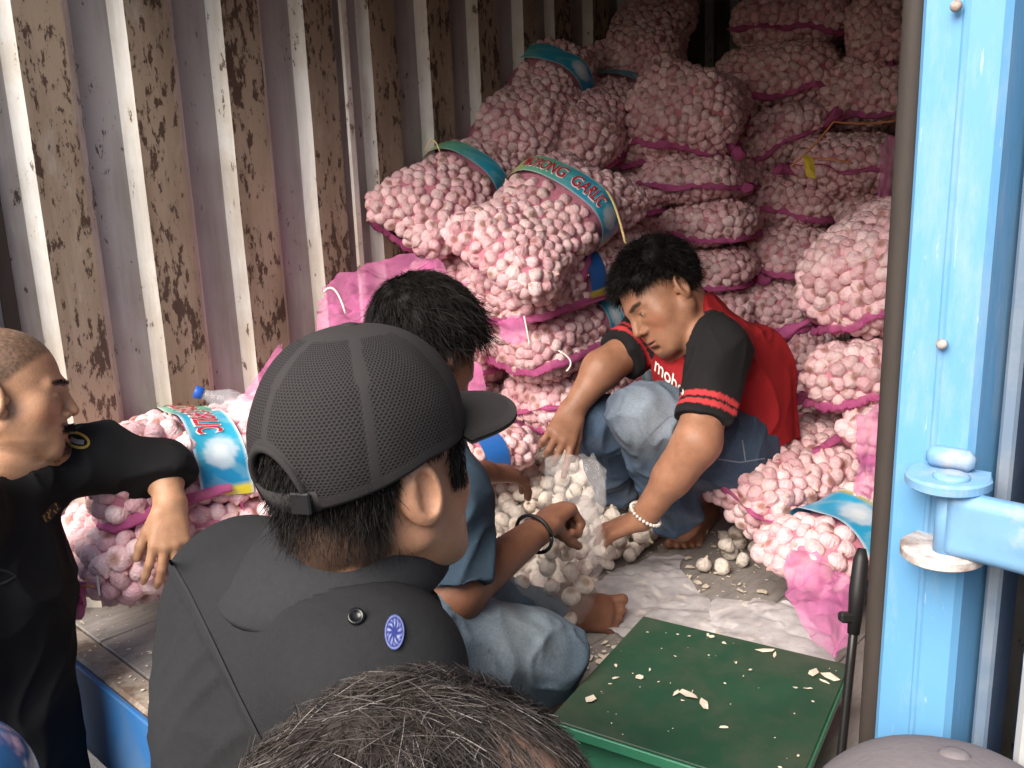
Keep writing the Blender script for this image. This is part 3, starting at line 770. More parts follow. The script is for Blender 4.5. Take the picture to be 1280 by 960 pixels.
def sack(near, d, L, W, H, label, roll=0, blunt=True, hems=((-.45, 0),), bands=(), tufts=(), db=.0365, up=(0, 0, 1), far=False):
    k = len(BAGS); bg_ = Bag(near, d, L, W, H, roll, blunt, k+1, up)
    root = thing('garlic_sack', label, 'garlic sack', BAGGROUP); bg_.root = root; bg_.db = db; bg_.far = far; bg_.bandsp = [(q[0], q[1], min(q[2:4]), max(q[2:4])) for q in bands]
    s_ = np.linspace(-1, 1, 34); tt = np.sin(s_*math.pi/2); nu, nv = 34, 40
    T, PH = np.meshgrid(tt, np.linspace(0, 2*np.pi, nv, endpoint=False), indexing='ij')
    P, _ = bg_.pt(T.ravel(), PH.ravel(), np.full(T.size, -.36*db))
    Q = np.array([[i*nv+j, i*nv+(j+1) % nv, (i+1)*nv+(j+1) % nv, (i+1)*nv+j] for i in range(nu-1) for j in range(nv)])
    obj('net_sack', mesh('net_sack', P, Q[:, ::-1].copy(), M['net'], True), root)
    for i, h_ in enumerate(hems): hem(root, bg_, h_[0], slope=h_[1], seed=k*3+i, **(h_[2] if len(h_) > 2 else {}))
    for q in bands: label_band(root, bg_, *q[:4], **(q[4] if len(q) > 4 else {}))
    for i, (x, z, dd) in enumerate(tufts):
        p, g_ = bg_.endpt(x*W/2*.96, z*H/2, 0); tuft(root, p, bg_.ax.T@np.asarray(dd, float), seed=k*5+i)
    BAGS.append(bg_); return bg_
def fill_sacks():
    """lay the bulbs that bulge through the net, each an object of its own"""
    tot = 0
    for k, bg_ in enumerate(BAGS):
        n = 9000; s_ = rng.uniform(-1, 1, n); T = np.sign(s_)*(1-(1-np.abs(s_))**1.7); PH = rng.uniform(0, 2*np.pi, n)
        P, G = bg_.pt(T, PH, np.full(n, -.46*bg_.db)); vd = CAM-P; vd /= np.linalg.norm(vd, axis=1, keepdims=True)
        ok = (G*vd).sum(1) > (-.22 if not bg_.far else -.05)
        for j, ob in enumerate(BAGS):
            if j != k and np.linalg.norm(ob.c-bg_.c) < 1.0: ok &= ~ob.inside(P, .80)
        ok &= (P[:, 2] > .005) & (P[:, 0] > -1.765) & (P[:, 0] < -.0)
        for (t0, t1, p0, p1) in bg_.bandsp:
            ph2 = np.mod(PH-p0, 2*np.pi); ok &= ~((T > t0-.01) & (T < t1+.01) & (ph2 < (p1-p0) % (2*np.pi+1e-6)))
        od = np.argsort(T[ok]+.02*rng.random(ok.sum())); P, G = P[ok][od], G[ok][od]; acc = np.zeros((0, 3)); md = bg_.db*.75; gs = []
        buf = np.zeros((len(P), 3)); na = 0
        for p, g_ in zip(P, G):
            if na and ((buf[:na]-p)**2).sum(1).min() < md*md: continue
            buf[na] = p; na += 1; gs.append(g_)
            if na >= 284: break
        n1 = na
        for p, g_ in zip(P[::2], G[::2]):
            if na >= 298: break
            if ((buf[:na]-p)**2).sum(1).min() < (md*.84)**2: continue
            buf[na] = p-g_*.004; na += 1
        for p, g_ in zip(buf[:na], gs): place_bulb(p, bg_.db*.60, bg_.root, BN, up=None)
        tot += na
    print('bulbs in sacks', tot)
# ------------------------------------------------------------------ the load: sacks, one by one
def im(dx, dy, dz): return dx*R-dy*U+dz*FW
YA = nrm((-.22, .97, 0)); PI = math.pi
# left heap, sacks leaning up the slope with their printed bands showing
sack(at(496, 292, 2.40), im(.50, -.50, .66), .60, .28, .18, 'garlic sack leaning on the ribbed wall with a teal band near its upper end', blunt=False, up=np.cross(im(.95, .30, .10), im(.50, -.50, .66)), hems=((-.62, -.15),), bands=((.02, .24, PI*1.02, -.35),), tufts=((.8, -.5, (.3, -1, -.3)),))
sack(at(602, 336, 2.20), im(.55, -.50, .60), .62, .33, .17, 'foremost garlic sack atop the left heap with red lettering on its blue band', blunt=False, up=np.cross(im(.96, .22, .05), im(.55, -.50, .60)), hems=((-.72, -.12),), bands=((.06, .32, PI*1.0, -.25, dict(text='MORONG GARLIC')),), tufts=((.97, -.6, (.5, -.6, -.5)), (-.97, -.5, (-.6, -.6, -.2))))
sack(at(606, 376, 2.34), im(.66, -.30, .62), .60, .32, .20, 'garlic sack with yellow and blue printed band, second from the left heap\'s top', blunt=True, roll=.05, hems=((-.55, .05),), bands=((-.20, .02, PI*.95, -.45, dict(pal=1)),))
sack(at(625, 440, 2.42), im(.72, -.28, .58), .58, .30, .19, 'garlic sack with yellow-edged blue band, third from the left heap\'s top', blunt=True, roll=.05, hems=((-.45, .05),), bands=((-.02, .18, PI*.95, -.55),))
sack(at(650, 510, 2.52), im(.76, -.20, .58), .56, .28, .18, 'lowest garlic sack of the left heap, just above the loose bulbs', blunt=True, hems=((-.1, .35), (-.6, .05)), bands=((.25, .40, PI*.95, -.55),))
sack(at(530, 352, 2.52), im(.55, -.05, .8), .56, .34, .17, 'garlic sack half hidden under loose pink netting beside the ribbed wall', blunt=True, hems=((-.5, 0),))
sack(at(540, 440, 2.55), im(.5, 0, .85), .55, .30, .20, 'garlic sack behind the head of the man in the blue T-shirt', hems=((-.4, 0),))
sack(at(606, 206, 2.74), im(.46, -.72, .42), .56, .32, .22, 'garlic sack standing against the dark wall, blue and yellow band round its top', blunt=True, roll=-.1, hems=(), bands=((.36, .62, PI*1.05, -.5),), tufts=((.7, -.8, (.3, -.8, -.5)),))
sack(at(704, 190, 2.74), im(.36, -.52, .72), .58, .30, .22, 'garlic sack with a greenish band behind the foremost lettered sack', roll=.1, hems=((-.75, -.1),), bands=((.45, .62, PI*1.0, -.3),))
sack(at(630, 200, 2.78), im(.55, -.25, .8), .5, .22, .18, 'small bulge of a garlic sack wedged behind the teal-banded sack', hems=())
sack(at(545, 580, 2.36), im(.86, -.22, .45), .27, .24, .12, 'garlic sack lying flat beside the loose heap, its yellow and blue band by the visor', roll=.05, hems=(), bands=((-.35, .15, PI*1.0, -.6, dict(pal=1)),))
# third column, behind the man in red
sack(at(828, 142, 2.72), YA, .60, .37, .27, 'large garlic sack on top of the column above the red-shirted man', roll=-.04, hems=((-.62, -.1),), tufts=((.95, -.6, (.8, -.5, -.4)),))
sack(at(850, 224, 2.74), YA, .60, .33, .155, 'garlic sack second from the top in the column above the red-shirted man', roll=.06, hems=((-.2, -.2),), tufts=((.97, -.5, (.9, -.3, -.2)),))
sack(at(864, 284, 2.76), YA, .60, .32, .155, 'garlic sack third from the top in the column above the red-shirted man', hems=((-.45, -.05),), tufts=((.97, -.7, (.8, -.4, -.4)),))
sack(at(872, 342, 2.78), YA, .60, .30, .15, 'garlic sack level with the ear of the red-shirted man, right behind his head', roll=.1, hems=((-.3, -.45),), tufts=((.95, -.7, (.7, -.6, -.4)),))
sack(at(872, 398, 2.80), YA, .60, .30, .15, 'garlic sack behind the neck of the red-shirted man', hems=((-.3, 0),))
sack(at(775, 248, 2.86), YA, .55, .24, .16, 'narrow garlic sack between the lettered sack and the column behind the red shirt', hems=((-.6, .1),))
sack(at(775, 196, 2.90), YA, .55, .26, .14, 'thin garlic sack squeezed under the large sack on top of its column', hems=((-.4, .1),))
sack(at(775, 310, 2.84), YA, .55, .26, .17, 'garlic sack glimpsed left of the black hair of the red-shirted man', hems=((-.4, .1),))
sack(at(760, 375, 2.86), YA, .55, .28, .17, 'garlic sack behind the face of the red-shirted man', hems=((-.4, .1),))
# fourth column
sack(at(957, 94, 2.92), YA, .60, .40, .215, 'topmost garlic sack of the middle column with a wavy magenta hem', roll=.05, hems=((-.45, .05),))
sack(at(962, 172, 2.88), YA, .60, .34, .205, 'garlic sack second in the middle column, its hem rising to the right', roll=.06, hems=((-.35, .55),), tufts=((.97, .2, (.9, -.5, .2)),))
sack(at(982, 250, 2.86), YA, .60, .34, .20, 'garlic sack third from the top of the middle column with a thin low hem', roll=-.06, hems=((-.38, -.2, dict(w_=.014)),), tufts=((-.97, -.2, (-.9, -.4, 0)),))
sack(at(978, 325, 2.84), YA, .60, .315, .185, 'garlic sack fourth from the top of the middle column', roll=-.04, hems=((-.42, -.1, dict(w_=.016)),))
sack(at(955, 390, 2.82), YA, .60, .27, .16, 'garlic sack fifth in the middle column, by the shoulder of the red shirt', hems=((-.5, 0),))
sack(at(975, 448, 2.80), YA, .60, .27, .16, 'shaded garlic sack behind the back of the red shirt', hems=((-.5, 0),))
# fifth column
sack(at(1075, 116, 2.80), YA, .60, .32, .23, 'garlic sack right of the topmost middle sack, above the orange twine', roll=.08, hems=((-.62, .05),))
sack(at(1048, 208, 2.72), YA, .60, .34, .185, 'garlic sack tied with orange twine and a scrap of yellow tag', roll=-.05, hems=((-.05, -.15, dict(w_=.016)),), tufts=((-.9, -.2, (-.9, -.5, .2)), (.97, .2, (.6, -.6, -.3))))
sack(at(1090, 268, 2.74), YA, .60, .25, .14, 'small visible end of a garlic sack below the twine-tied sack', hems=())
sack(at(1046, 372, 2.10), nrm((.10, .98, .18)), .52, .31, .25, 'large bright garlic sack against the right door post, a straight magenta hem across it', roll=.22, hems=((-.52, .10, dict(w_=.017)),), db=.040, tufts=((-.97, -.5, (-.9, -.4, -.2)),))
sack(at(1048, 480, 2.06), nrm((.05, .98, 0)), .52, .25, .165, 'garlic sack under the large bright one by the right door post', roll=.12, hems=((-.5, .10, dict(w_=.017)),), db=.040, tufts=((-.97, -.6, (-.9, -.4, -.2)),))
sack(at(1075, 548, 2.02), nrm((.15, .98, 0)), .5, .19, .14, 'garlic sack end half covered by pink netting at the right door post', roll=.1, hems=((-.7, .3),), db=.040, tufts=((-.95, -.3, (-.7, -.7, -.5)),))
# sacks buried under the others
for i, (x, y, z, l) in enumerate(((872, 452, 2.82, 'garlic sack low in the column hidden behind the red-shirted man'), (872, 510, 2.84, 'bottom garlic sack of the column hidden behind the red-shirted man'), (765, 440, 2.86, 'garlic sack low behind the raised arm of the red-shirted man'), (765, 505, 2.90, 'bottom garlic sack behind the raised arm of the red-shirted man'), (985, 505, 2.82, 'bottom garlic sack of the middle column in the shade'))):
    sack(at(x, y, z), YA, .60, .33, .17, l, hems=((-.4, 0),), far=True)
for x, y, z, l in ((520, 505, 2.62, 'garlic sack buried low in the left heap'), (540, 545, 2.80, 'bottom garlic sack of the left heap by the wall'), (655, 545, 2.85, 'bottom garlic sack of the left heap behind the loose bulbs')):
    sack(at(x, y, z), im(.55, -.05, .8), .55, .33, .18, l, hems=(), far=True)
# top row under the roof
sack(at(982, 18, 2.95), YA, .60, .40, .20, 'dim garlic sack high under the roof, over the topmost middle sack', hems=((-.3, -.2),))
sack(at(1098, 30, 2.75), YA, .60, .25, .26, 'dim garlic sack at the upper right beside the door post', hems=(), tufts=((.3, -.9, (.2, -.7, -.7)),))
sack(at(795, 108, 3.05), im(.25, -.85, .45), .50, .27, .22, 'dim garlic sack standing on end under the roof', hems=(), far=True)
sack(at(700, 80, 3.10), im(.55, -.16, .8), .55, .34, .18, 'dark garlic sack farthest back beside the left wall', hems=(), far=True)
sack(at(745, 52, 3.2), im(.5, -.12, .85), .55, .34, .20, 'dark garlic sack at the back, left of the one standing on end', hems=(), far=True)
# seat and front
sack(at(905, 632, 2.06), im(.80, -.27, .50), .56, .30, .17, 'garlic sack the red-shirted man squats against, lying on the floor', roll=.0, blunt=True, hems=((.35, -.5, dict(w_=.015)),), db=.040)
sack(at(966, 712, 1.80), im(.80, -.25, .30), .46, .24, .15, 'garlic sack with a sky blue band behind the loose pink net by the post', roll=.05, blunt=False, hems=(), db=.040, bands=((-.40, .06, PI*1.0, -1.2, dict(pal=2)),))
# pair at the left front
BL1 = sack(at(96, 618, 1.86), nrm((.20, .97, .06)), .66, .36, .235, 'garlic sack under the close-cropped man\'s arm with a bright lettered band', roll=.10, blunt=True, hems=((-.62, .35),), bands=((-.36, -.04, PI*.92, -.42, dict(text='MORONG GARLIC')),), db=.047, tufts=((.5, -.95, (.3, -.8, -.6)),))
BL2 = sack(at(86, 704, 1.84), nrm((.20, .97, 0)), .66, .38, .20, 'garlic sack on the sill under the banded one, lower of the left pair', roll=.04, blunt=True, hems=((.9, .1),), db=.047)
tuft(BL2.root, at(100, 742, 1.74), -U-.15*B, .075, .020, 77)
print('sacks', len(BAGS), [tuple(np.round(b_.c, 2)) for b_ in BAGS])
fill_sacks()
# ------------------------------------------------------------------ people
def body_obj(label, V, Q, col, group=None):
    o = obj('person', mesh('person', V, Q, M['skin'], True, col=col)); return tag(o, label, 'person', group)
def garment(name, parent, prims, h, col, mat='cloth', disp=None, post=None):
    V, Q = sdf(prims, h, disp=disp, post=post); c = col(V) if callable(col) else np.tile(np.asarray(col, float), (len(V), 1))
    return obj(name, mesh(name, V, Q, M[mat], True, col=np.clip(c, 0, 1)), parent)
def cutplane(*pl, r=.004):
    """keep what lies on the inner side of every plane (point, outward normal)"""
    def post(S, g):
        for p, n in pl: S = np.maximum(S, (g-np.asarray(p))@nrm(n))
        return S
    return post
def localcut(*pl):
    """cut away only near the point: (point, outward normal, radius)"""
    def post(S, g):
        for p, n, r in pl:
            q = g-np.asarray(p); d = q@nrm(n); near = (np.sqrt((q*q).sum(-1)) < r) & (d > -.02)
            S = np.where(near, np.maximum(S, d), S)
        return S
    return post
def scalp(fr, n, ok, rad=(.080, .100, .085), c=(0, -.015, .045), sc=1.0):
    v = nrm_rows(rng.normal(size=(n*4, 3))); q = v*np.array(rad)+np.array(c); m = ok(q, v); q, v = q[m][:n], v[m][:n]
    nn = nrm_rows(v/np.array(rad)); return fr.o+q*sc@fr.ax, nn@fr.ax, q
def hairdo(parent, fr, ok, n, length, width, comb, lift=.6, rad=(.082, .102, .087), curl=.3, grav=.1, mat=None, shell=True, sc=1.0, rough=.010, colf=None, shape=None, wid_tip=.25, hh=.14):
    mat = mat or M['hair']
    if shell:
        V, Q = ellipsoid_grid(56, 40); q = V*np.array(rad)+np.array((0, -.015, .045)); k = ok(q, V)
        grow = rough*(fbm(q*1.0, 42, 3, 3)+.5); q = q+nrm_rows(V/np.array(rad))*(np.where(k, grow, -.012))[:, None]
        col = None if colf is None else colf(q)
        hr = obj('hair', mesh('hair', fr.o+q*sc@fr.ax, Q[:, ::-1].copy(), mat, True, col=col), parent)
    else: hr = parent
    p, nn, q = scalp(fr, n, ok, rad, sc=sc)
    d = nrm_rows(nn*lift+comb(q, p)@fr.ax+.35*rng.normal(size=p.shape)+.5*np.stack([vnoise(p, 30, s_) for s_ in (1, 2, 3)], 1))
    L = length*(.6+.6*rng.random(len(p)))*(1 if shape is None else shape(q)); seg = 5
    V, Q = strands(p-nn*.002, nn, d, L, np.full(len(p), width), seg, curl, grav, wid_tip, (fr, np.array(rad), np.array((0, -.015, .045)), hh, sc))
    col = None if colf is None else np.repeat(colf(q, True), 2*(seg+1), axis=0)
    obj('hair_strands' if shell else 'hair', mesh('hair_strands', V, Q, mat, True, col=col), hr); return hr

def grow(L, h, fr, hf, r=.150):
    """one skin: coarse body, the head grown on a finer grid and met at the neck"""
    o = fr.o+fr.u*.012; parts = []
    V1, Q1 = sdf(L, h, post=lambda S, g: np.maximum(S, r-.010-np.sqrt(((g-o)**2).sum(-1))))
    near = [p for p in L if (lambda b: (np.abs(np.clip(o, b[0], b[1])-o) < r+.02).all())(pbox(p, .02))]
    V2, Q2 = sdf(near, hf, clip=(o-r-.012, o+r+.012), post=lambda S, g: np.maximum(S, np.sqrt(((g-o)**2).sum(-1))-r-.002))
    out = []
    for V, Q, rr, hh in ((V1, Q1, r-.010, h), (V2, Q2, r+.002, hf)):
        c = V[Q].mean(1); d = np.full(len(c), 9.); k = np.abs(np.linalg.norm(c-o, axis=1)-rr) < hh*.9; ci = c[k]
        if len(ci):
            dd = np.full(len(ci), .5)
            for p in near:
                if p[0] == 'x': continue
                x = pdist(p, ci); t = np.clip(.5+.5*(dd-x)/p[-1], 0, 1); dd = dd*(1-t)+x*t-p[-1]*t*(1-t)
            d[k] = dd
        out.append((V, Q[~(d < -1.2*hh)]))
    return np.concatenate([out[0][0], out[1][0]]), np.concatenate([out[0][1], out[1][1]+len(out[0][0])])
# ---- crouching man in the red shirt ---------------------------------------------------------
P = at
fD = Frame(P(828, 372, 2.06), -.74*R-.64*U+.30*B, up=.80*U-.58*R)
DS = 1.0
sh_n, el_n, wr_n = P(900, 432, 1.98), P(872, 552, 1.90), P(803, 648, 1.98)
sh_f, el_f, wr_f = P(812, 420, 2.24), P(752, 462, 2.16), P(716, 512, 2.14)
pel, wst, chs, nek = P(918, 552, 2.20), P(918, 500, 2.20), P(880, 455, 2.14), P(866, 408, 2.11)
kn_n, an_n = P(806, 522, 2.02), P(850, 652, 2.16)
kn_f, an_f = P(748, 532, 2.22), P(770, 610, 2.34)
hip_n, hip_f = P(905, 560, 2.12), P(880, 545, 2.30)
skinD = (.335, .165, .100)
L = head_prims(fD, 1.0, fat=.010)
L += [cap_(fD.p(0, -.035, -.02), nek, .058, .064, .03), cap_(nek, chs, .06, .10, .04), cap_(chs, pel, .105, .12, .05),
      cap_(nek, sh_n, .05, .055, .04), cap_(nek, sh_f, .05, .055, .04),
      cap_(sh_n, el_n, .056, .047, .03), cap_(el_n, wr_n, .046, .029, .025), cap_(el_n, el_n+(wr_n-el_n)*.45, .044, .043, .02), cap_(sh_f, el_f, .052, .046, .03), cap_(el_f, wr_f, .045, .028, .025),
      cap_(hip_n, kn_n, .085, .066, .03), cap_(kn_n, an_n, .062, .042, .03), cap_(hip_f, kn_f, .08, .062, .03), cap_(kn_f, an_f, .055, .04, .03)]
L += hand_prims(wr_n, P(768, 662, 2.02)-wr_n, U*.9+B*.45, 1, curls=(.10, .35, .45, .35), spread=.5, thumb=(.7, .6, -.35))
L += hand_prims(wr_f, P(700, 548, 2.10)-wr_f, B*.8+U*.5+R*.2, -1, curls=(.15, .75, .85, .8), spread=.25, thumb=(.8, .35, -.4))
ftD = hit(868, 668, 2, 0); ftT = hit(846, 694, 2, 0); fdir = nrm(ftT-ftD)
heel = np.array([*(ftD[:2]-fdir[:2]*.10), 0.0]); toe = np.array([*(ftD[:2]+fdir[:2]*.115), 0.0])
L += foot_prims(heel, toe, np.array([0, 0, 1.]), -R+B*.2)+[cap_(an_n, heel+np.array([0, 0, .05])+fdir*.05, .04, .036, .03)]
V, Q = grow(L, .0042, fD, .0022)
def exD(q, c, blob):
    hz = np.abs(q).max(1) < .16
    c = mixc(c, (.05, .03, .025), .35*blob(0, .095, -.085, .03, .03, .02)*0+.0)
    return c
cD = skin_col(fD, V, skinD, extra=exD)
D = body_obj('crouching man in red and black T-shirt and jeans, beaded bracelet, reaching into garlic', V, Q, cD)
ok = lambda q, v: (q[:, 2] > .052-.030*sst(.02, -.02, q[:, 1])) & (q[:, 1] < .068+.0*q[:, 0]) | ((q[:, 1] < -.025) & (q[:, 2] > -.022-.2*(q[:, 1]+.03)*0)) | ((q[:, 2] > .075))
hairdo(D, fD, ok, 12000, .030, .0018, lambda q, p: np.stack([q[:, 0]*3, .5+0*q[:, 0], -.35+0*q[:, 0]], 1), lift=.55, rough=.010, rad=(.083, .105, .092), curl=.4)
rs, blk, rstr = np.array([.30, .015, .019]), np.array([.014, .013, .014]), np.array([.48, .045, .05])
sf = lambda a, b: (lambda V: ((V-a)@(b-a))/((b-a)@(b-a)))
sn, sfr = sf(sh_n, el_n), sf(sh_f, el_f); cuff_n, cuff_f = .80, .62
def colD(V):
    c = np.tile(rs, (len(V), 1)); 
    dn = pdist(('c', sh_n, el_n, .0, .0, 0), V); df = pdist(('c', sh_f, el_f, .0, .0, 0), V); t1, t2 = sn(V), sfr(V)
    q = (V-nek)@nrm(sh_n-nek); qf = (V-nek)@nrm(sh_f-nek)
    rag = (dn < .088+.02*np.clip(t1, 0, 1)) & (t1 > -.60)
    rag &= ~((V-sh_n)@nrm(R+.75*U*1.0+.15*FW) > .050)
    c[rag] = blk; c[(df < .085) & (t2 > -.35)] = blk
    for a, b in ((.58, .635), (.665, .72)): c[rag & (t1 > a) & (t1 < b)] = rstr
    for a, b in ((.33, .40), (.44, .51)): c[(df < .085) & (t2 > a) & (t2 < b)] = rstr
    return c*(1+.10*vnoise(V, 20)[:, None])
S_ = [cap_(nek-(nek-chs)*.0, chs, .072, .108, .04), cap_(chs, wst, .115, .130, .05), cap_(wst, P(944, 590, 2.22), .128, .124, .05), cap_(nek+R*.01, P(930, 455, 2.18), .06, .105, .06),
      cap_(nek, sh_n, .062, .060, .04), cap_(nek, sh_f, .06, .062, .04), cap_(sh_n, sh_n+(el_n-sh_n)*(cuff_n+.04), .064, .062, .03), cap_(sh_f, sh_f+(el_f-sh_f)*(cuff_f+.04), .066, .062, .03)]
post = localcut((P(944, 560, 2.22), nrm(-U+.30*R), .24), (sh_n+(el_n-sh_n)*cuff_n, el_n-sh_n, .16), (sh_f+(el_f-sh_f)*cuff_f, el_f-sh_f, .12), (fD.p(.0, .0, -.075)+(nek-fD.o)*.05, fD.o-nek+fD.f*.02, .085))
shD = garment('shirt', D, S_, .0043, colD, disp=folds(.010, 10, (1, 1, .6), 4), post=post)
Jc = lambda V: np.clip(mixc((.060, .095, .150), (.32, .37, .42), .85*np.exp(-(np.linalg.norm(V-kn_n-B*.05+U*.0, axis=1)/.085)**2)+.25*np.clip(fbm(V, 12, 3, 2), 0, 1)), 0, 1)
J_ = [cap_(hip_n, kn_n, .105, .080, .03), cap_(kn_n, an_n, .076, .062, .03), cap_(hip_f, kn_f, .10, .074, .03), cap_(kn_f, an_f, .068, .055, .03), cap_(P(918, 552, 2.20), pel, .092, .100, .04), cap_(hip_n, P(922, 552, 2.16), .104, .098, .04)]
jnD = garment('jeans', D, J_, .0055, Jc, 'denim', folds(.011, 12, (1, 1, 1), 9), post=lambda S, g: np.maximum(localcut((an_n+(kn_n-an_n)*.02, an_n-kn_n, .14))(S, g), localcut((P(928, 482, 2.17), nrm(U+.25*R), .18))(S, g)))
V_ = [an_n+(kn_n-an_n)*(.02+.10*k) for k in (0, 1)]
jt = bvh(jnD); th = mat_simple('denim_stitching', (.22, .26, .32), .9)
def seamline(name, par, tree_, xy, w_, mat, lift=.002, n=30):
    xy = np.array(xy, float); k = np.linspace(0, len(xy)-1, n); xy = np.stack([np.interp(k, np.arange(len(xy)), xy[:, q]) for q in (0, 1)], 1)
    d_ = np.gradient(xy, axis=0); n_ = np.stack([-d_[:, 1], d_[:, 0]], 1); n_ /= np.linalg.norm(n_, axis=1, keepdims=True)+1e-9
    a = stick(tree_, xy+n_*w_/2, lift); b_ = stick(tree_, xy-n_*w_/2, lift)
    return obj(name, mesh(name, np.concatenate([a, b_]), [[i, i+1, n+i+1, n+i] for i in range(n-1)], mat, True), par)
for q in ([(898, 574), (925, 578), (956, 573)], [(928, 550), (932, 577)], [(800, 555), (835, 520), (850, 516)], [(842, 560), (825, 605)]): seamline('stitching', jnD, jt, q, 1.6, th)
# white lettering across the chest
T, Fc = text_mesh('mobo', True, 4); w_ = T[:, 0].max(); T = T/w_
xy = [(817+T_[0]*37+T_[1]*8, 462+T_[0]*34-T_[1]*60*(1-.15*T_[0])) for T_ in T]
obj('shirt_lettering', mesh('shirt_lettering', stick(bvh(shD), xy, .004), Fc, M['white_string'], False), D)
# bead bracelet
br = obj('bracelet', None, D); d_ = nrm(wr_n-el_n); a1 = nrm(np.cross(d_, U)); a2 = np.cross(d_, a1); bm = ellipsoid_grid(8, 6); bmesh0 = mesh('bead', bm[0]*.0042, bm[1], M['white_string'])
for k in range(26):
    a = 2*PI*k/26; q = obj('bead', bmesh0, br); q.location = wr_n-d_*.012+.0375*(math.cos(a)*a1+math.sin(a)*a2)
# thin cord round the neck
nf = Frame(fD.p(0, -.03, -.06), fD.f)
# ---- man in the blue T-shirt, sitting with his back to us -------------------------------------
fC = Frame(P(533, 438, 1.63), .70*R+.62*FW-.20*U, up=.96*U+.22*R+.1*FW)
skinC = (.20, .092, .055)
shr, elr, wrr = P(556, 618, 1.42), P(570, 742, 1.40), P(672, 664, 1.58)
shl, ell_, wll = P(490, 560, 1.72), P(560, 612, 1.86), P(608, 590, 1.98)
nkC, chC, plC = P(508, 530, 1.58), P(500, 650, 1.55), P(490, 790, 1.50)
hpr, knr = P(520, 800, 1.42), P(672, 818, 1.50); hpl, knl, anl = P(520, 770, 1.62), P(600, 752, 1.78), P(698, 770, 1.84)
anr = P(590, 850, 1.62)
L = head_prims(fC, 1.0) + [cap_(fC.p(0, -.035, -.03), nkC, .055, .062, .03), cap_(nkC, chC, .06, .11, .04), cap_(chC, plC, .11, .12, .05),
     cap_(nkC, shr, .05, .052, .04), cap_(nkC, shl, .05, .052, .04), cap_(shr, elr, .050, .043, .03), cap_(elr, wrr, .043, .027, .025), cap_(shl, ell_, .048, .042, .03), cap_(ell_, wll, .040, .026, .025),
     cap_(hpr, knr, .075, .062, .03), cap_(hpl, knl, .075, .06, .03), cap_(knl, anl, .05, .038, .03), cap_(knr, anr, .05, .04, .03)]
L += hand_prims(wrr, P(694, 642, 1.64)-wrr, B*.55+U*.45-R*.5, 1, curls=(1.5, 1.55, 1.6, 1.6), thumb=(.55, -.15, -.80))
L += hand_prims(wll, P(640, 592, 2.04)-wll, U*.85+B*.4, -1, curls=(.35, .45, .5, .5), spread=.4)
hl = anl+np.array([0, 0, 0.]); tz = hit(778, 772, 2, .02)
hlp = hit(705, 778, 2, .012); L += foot_prims(hlp-nrm(tz-hlp)*.035, tz+nrm(tz-hlp)*.004, nrm(np.array([0, 0, 1.])+.35*B), U+.5*FW, 1.0)+[cap_(anl, hlp+np.array([0, 0, .045]), .040, .036, .03)]
V, Q = grow(L, .0042, fC, .0032); cC = skin_col(fC, V, skinC)
Cm = body_obj('sitting man in blue T-shirt and jeans seen from behind, holding a clear plastic bag', V, Q, cC)
ok = lambda q, v: ((q[:, 2] > .045) & (q[:, 1] < .075)) | ((q[:, 1] < -.012) & (q[:, 2] > -.035)) | ((q[:, 2] > .02) & (q[:, 1] < .03))
hairdo(Cm, fC, ok, 15000, .052, .0016, lambda q, p: np.stack([q[:, 0]*6+.5, .75+0*q[:, 0], -.75+0*q[:, 0]], 1), lift=.16, rough=.008, rad=(.084, .106, .092), curl=.34, grav=.16)
bl1 = np.array([.036, .060, .088])
S_ = [cap_(nkC, chC, .082, .132, .04), cap_(chC, plC, .133, .138, .05), cap_(nkC, shr, .070, .068, .04), cap_(nkC, shl, .072, .072, .04), cap_(shr, shr+(elr-shr)*.94, .064, .067, .03), cap_(shl, shl+(ell_-shl)*.64, .070, .066, .03)]
post = localcut((shr+(elr-shr)*.90, elr-shr, .11), (shl+(ell_-shl)*.6, ell_-shl, .11), (nkC+(fC.o-nkC)*.25, fC.o-nkC, .09))
shC = garment('shirt', Cm, S_, .0055, lambda V: bl1*(1+.15*vnoise(V, 16)[:, None]), disp=folds(.012, 9, (1, 1, .5), 21), post=post)
hemc = shr+(elr-shr)*.80; d_ = nrm(elr-shr); a1 = nrm(np.cross(d_, U)); a2 = np.cross(d_, a1)
J_ = [cap_(hpr, knr, .098, .076, .03), cap_(knr, anr, .070, .060, .03), cap_(hpl, knl, .09, .07, .03), cap_(knl, anl-(anl-knl)*.05, .062, .056, .03), cap_(plC, hpr, .12, .105, .04), cap_(plC, hpl, .12, .10, .04)]
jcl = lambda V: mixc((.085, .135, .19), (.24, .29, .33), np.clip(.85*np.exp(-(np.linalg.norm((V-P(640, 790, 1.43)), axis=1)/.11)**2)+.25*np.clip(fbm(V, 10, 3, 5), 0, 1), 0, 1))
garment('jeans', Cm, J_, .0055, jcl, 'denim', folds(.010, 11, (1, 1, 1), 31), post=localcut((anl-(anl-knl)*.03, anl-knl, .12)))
MB().tube([wrr-nrm(wrr-elr)*.012+.036*(math.cos(a)*nrm(np.cross(wrr-elr, U))*1.05+math.sin(a)*nrm(np.cross(wrr-elr, np.cross(wrr-elr, U)))*1.0) for a in np.linspace(0, 2*PI, 25)], .0036, 8).build('wristband', mat_simple('black_band', (.012, .012, .012), .5), Cm, True)

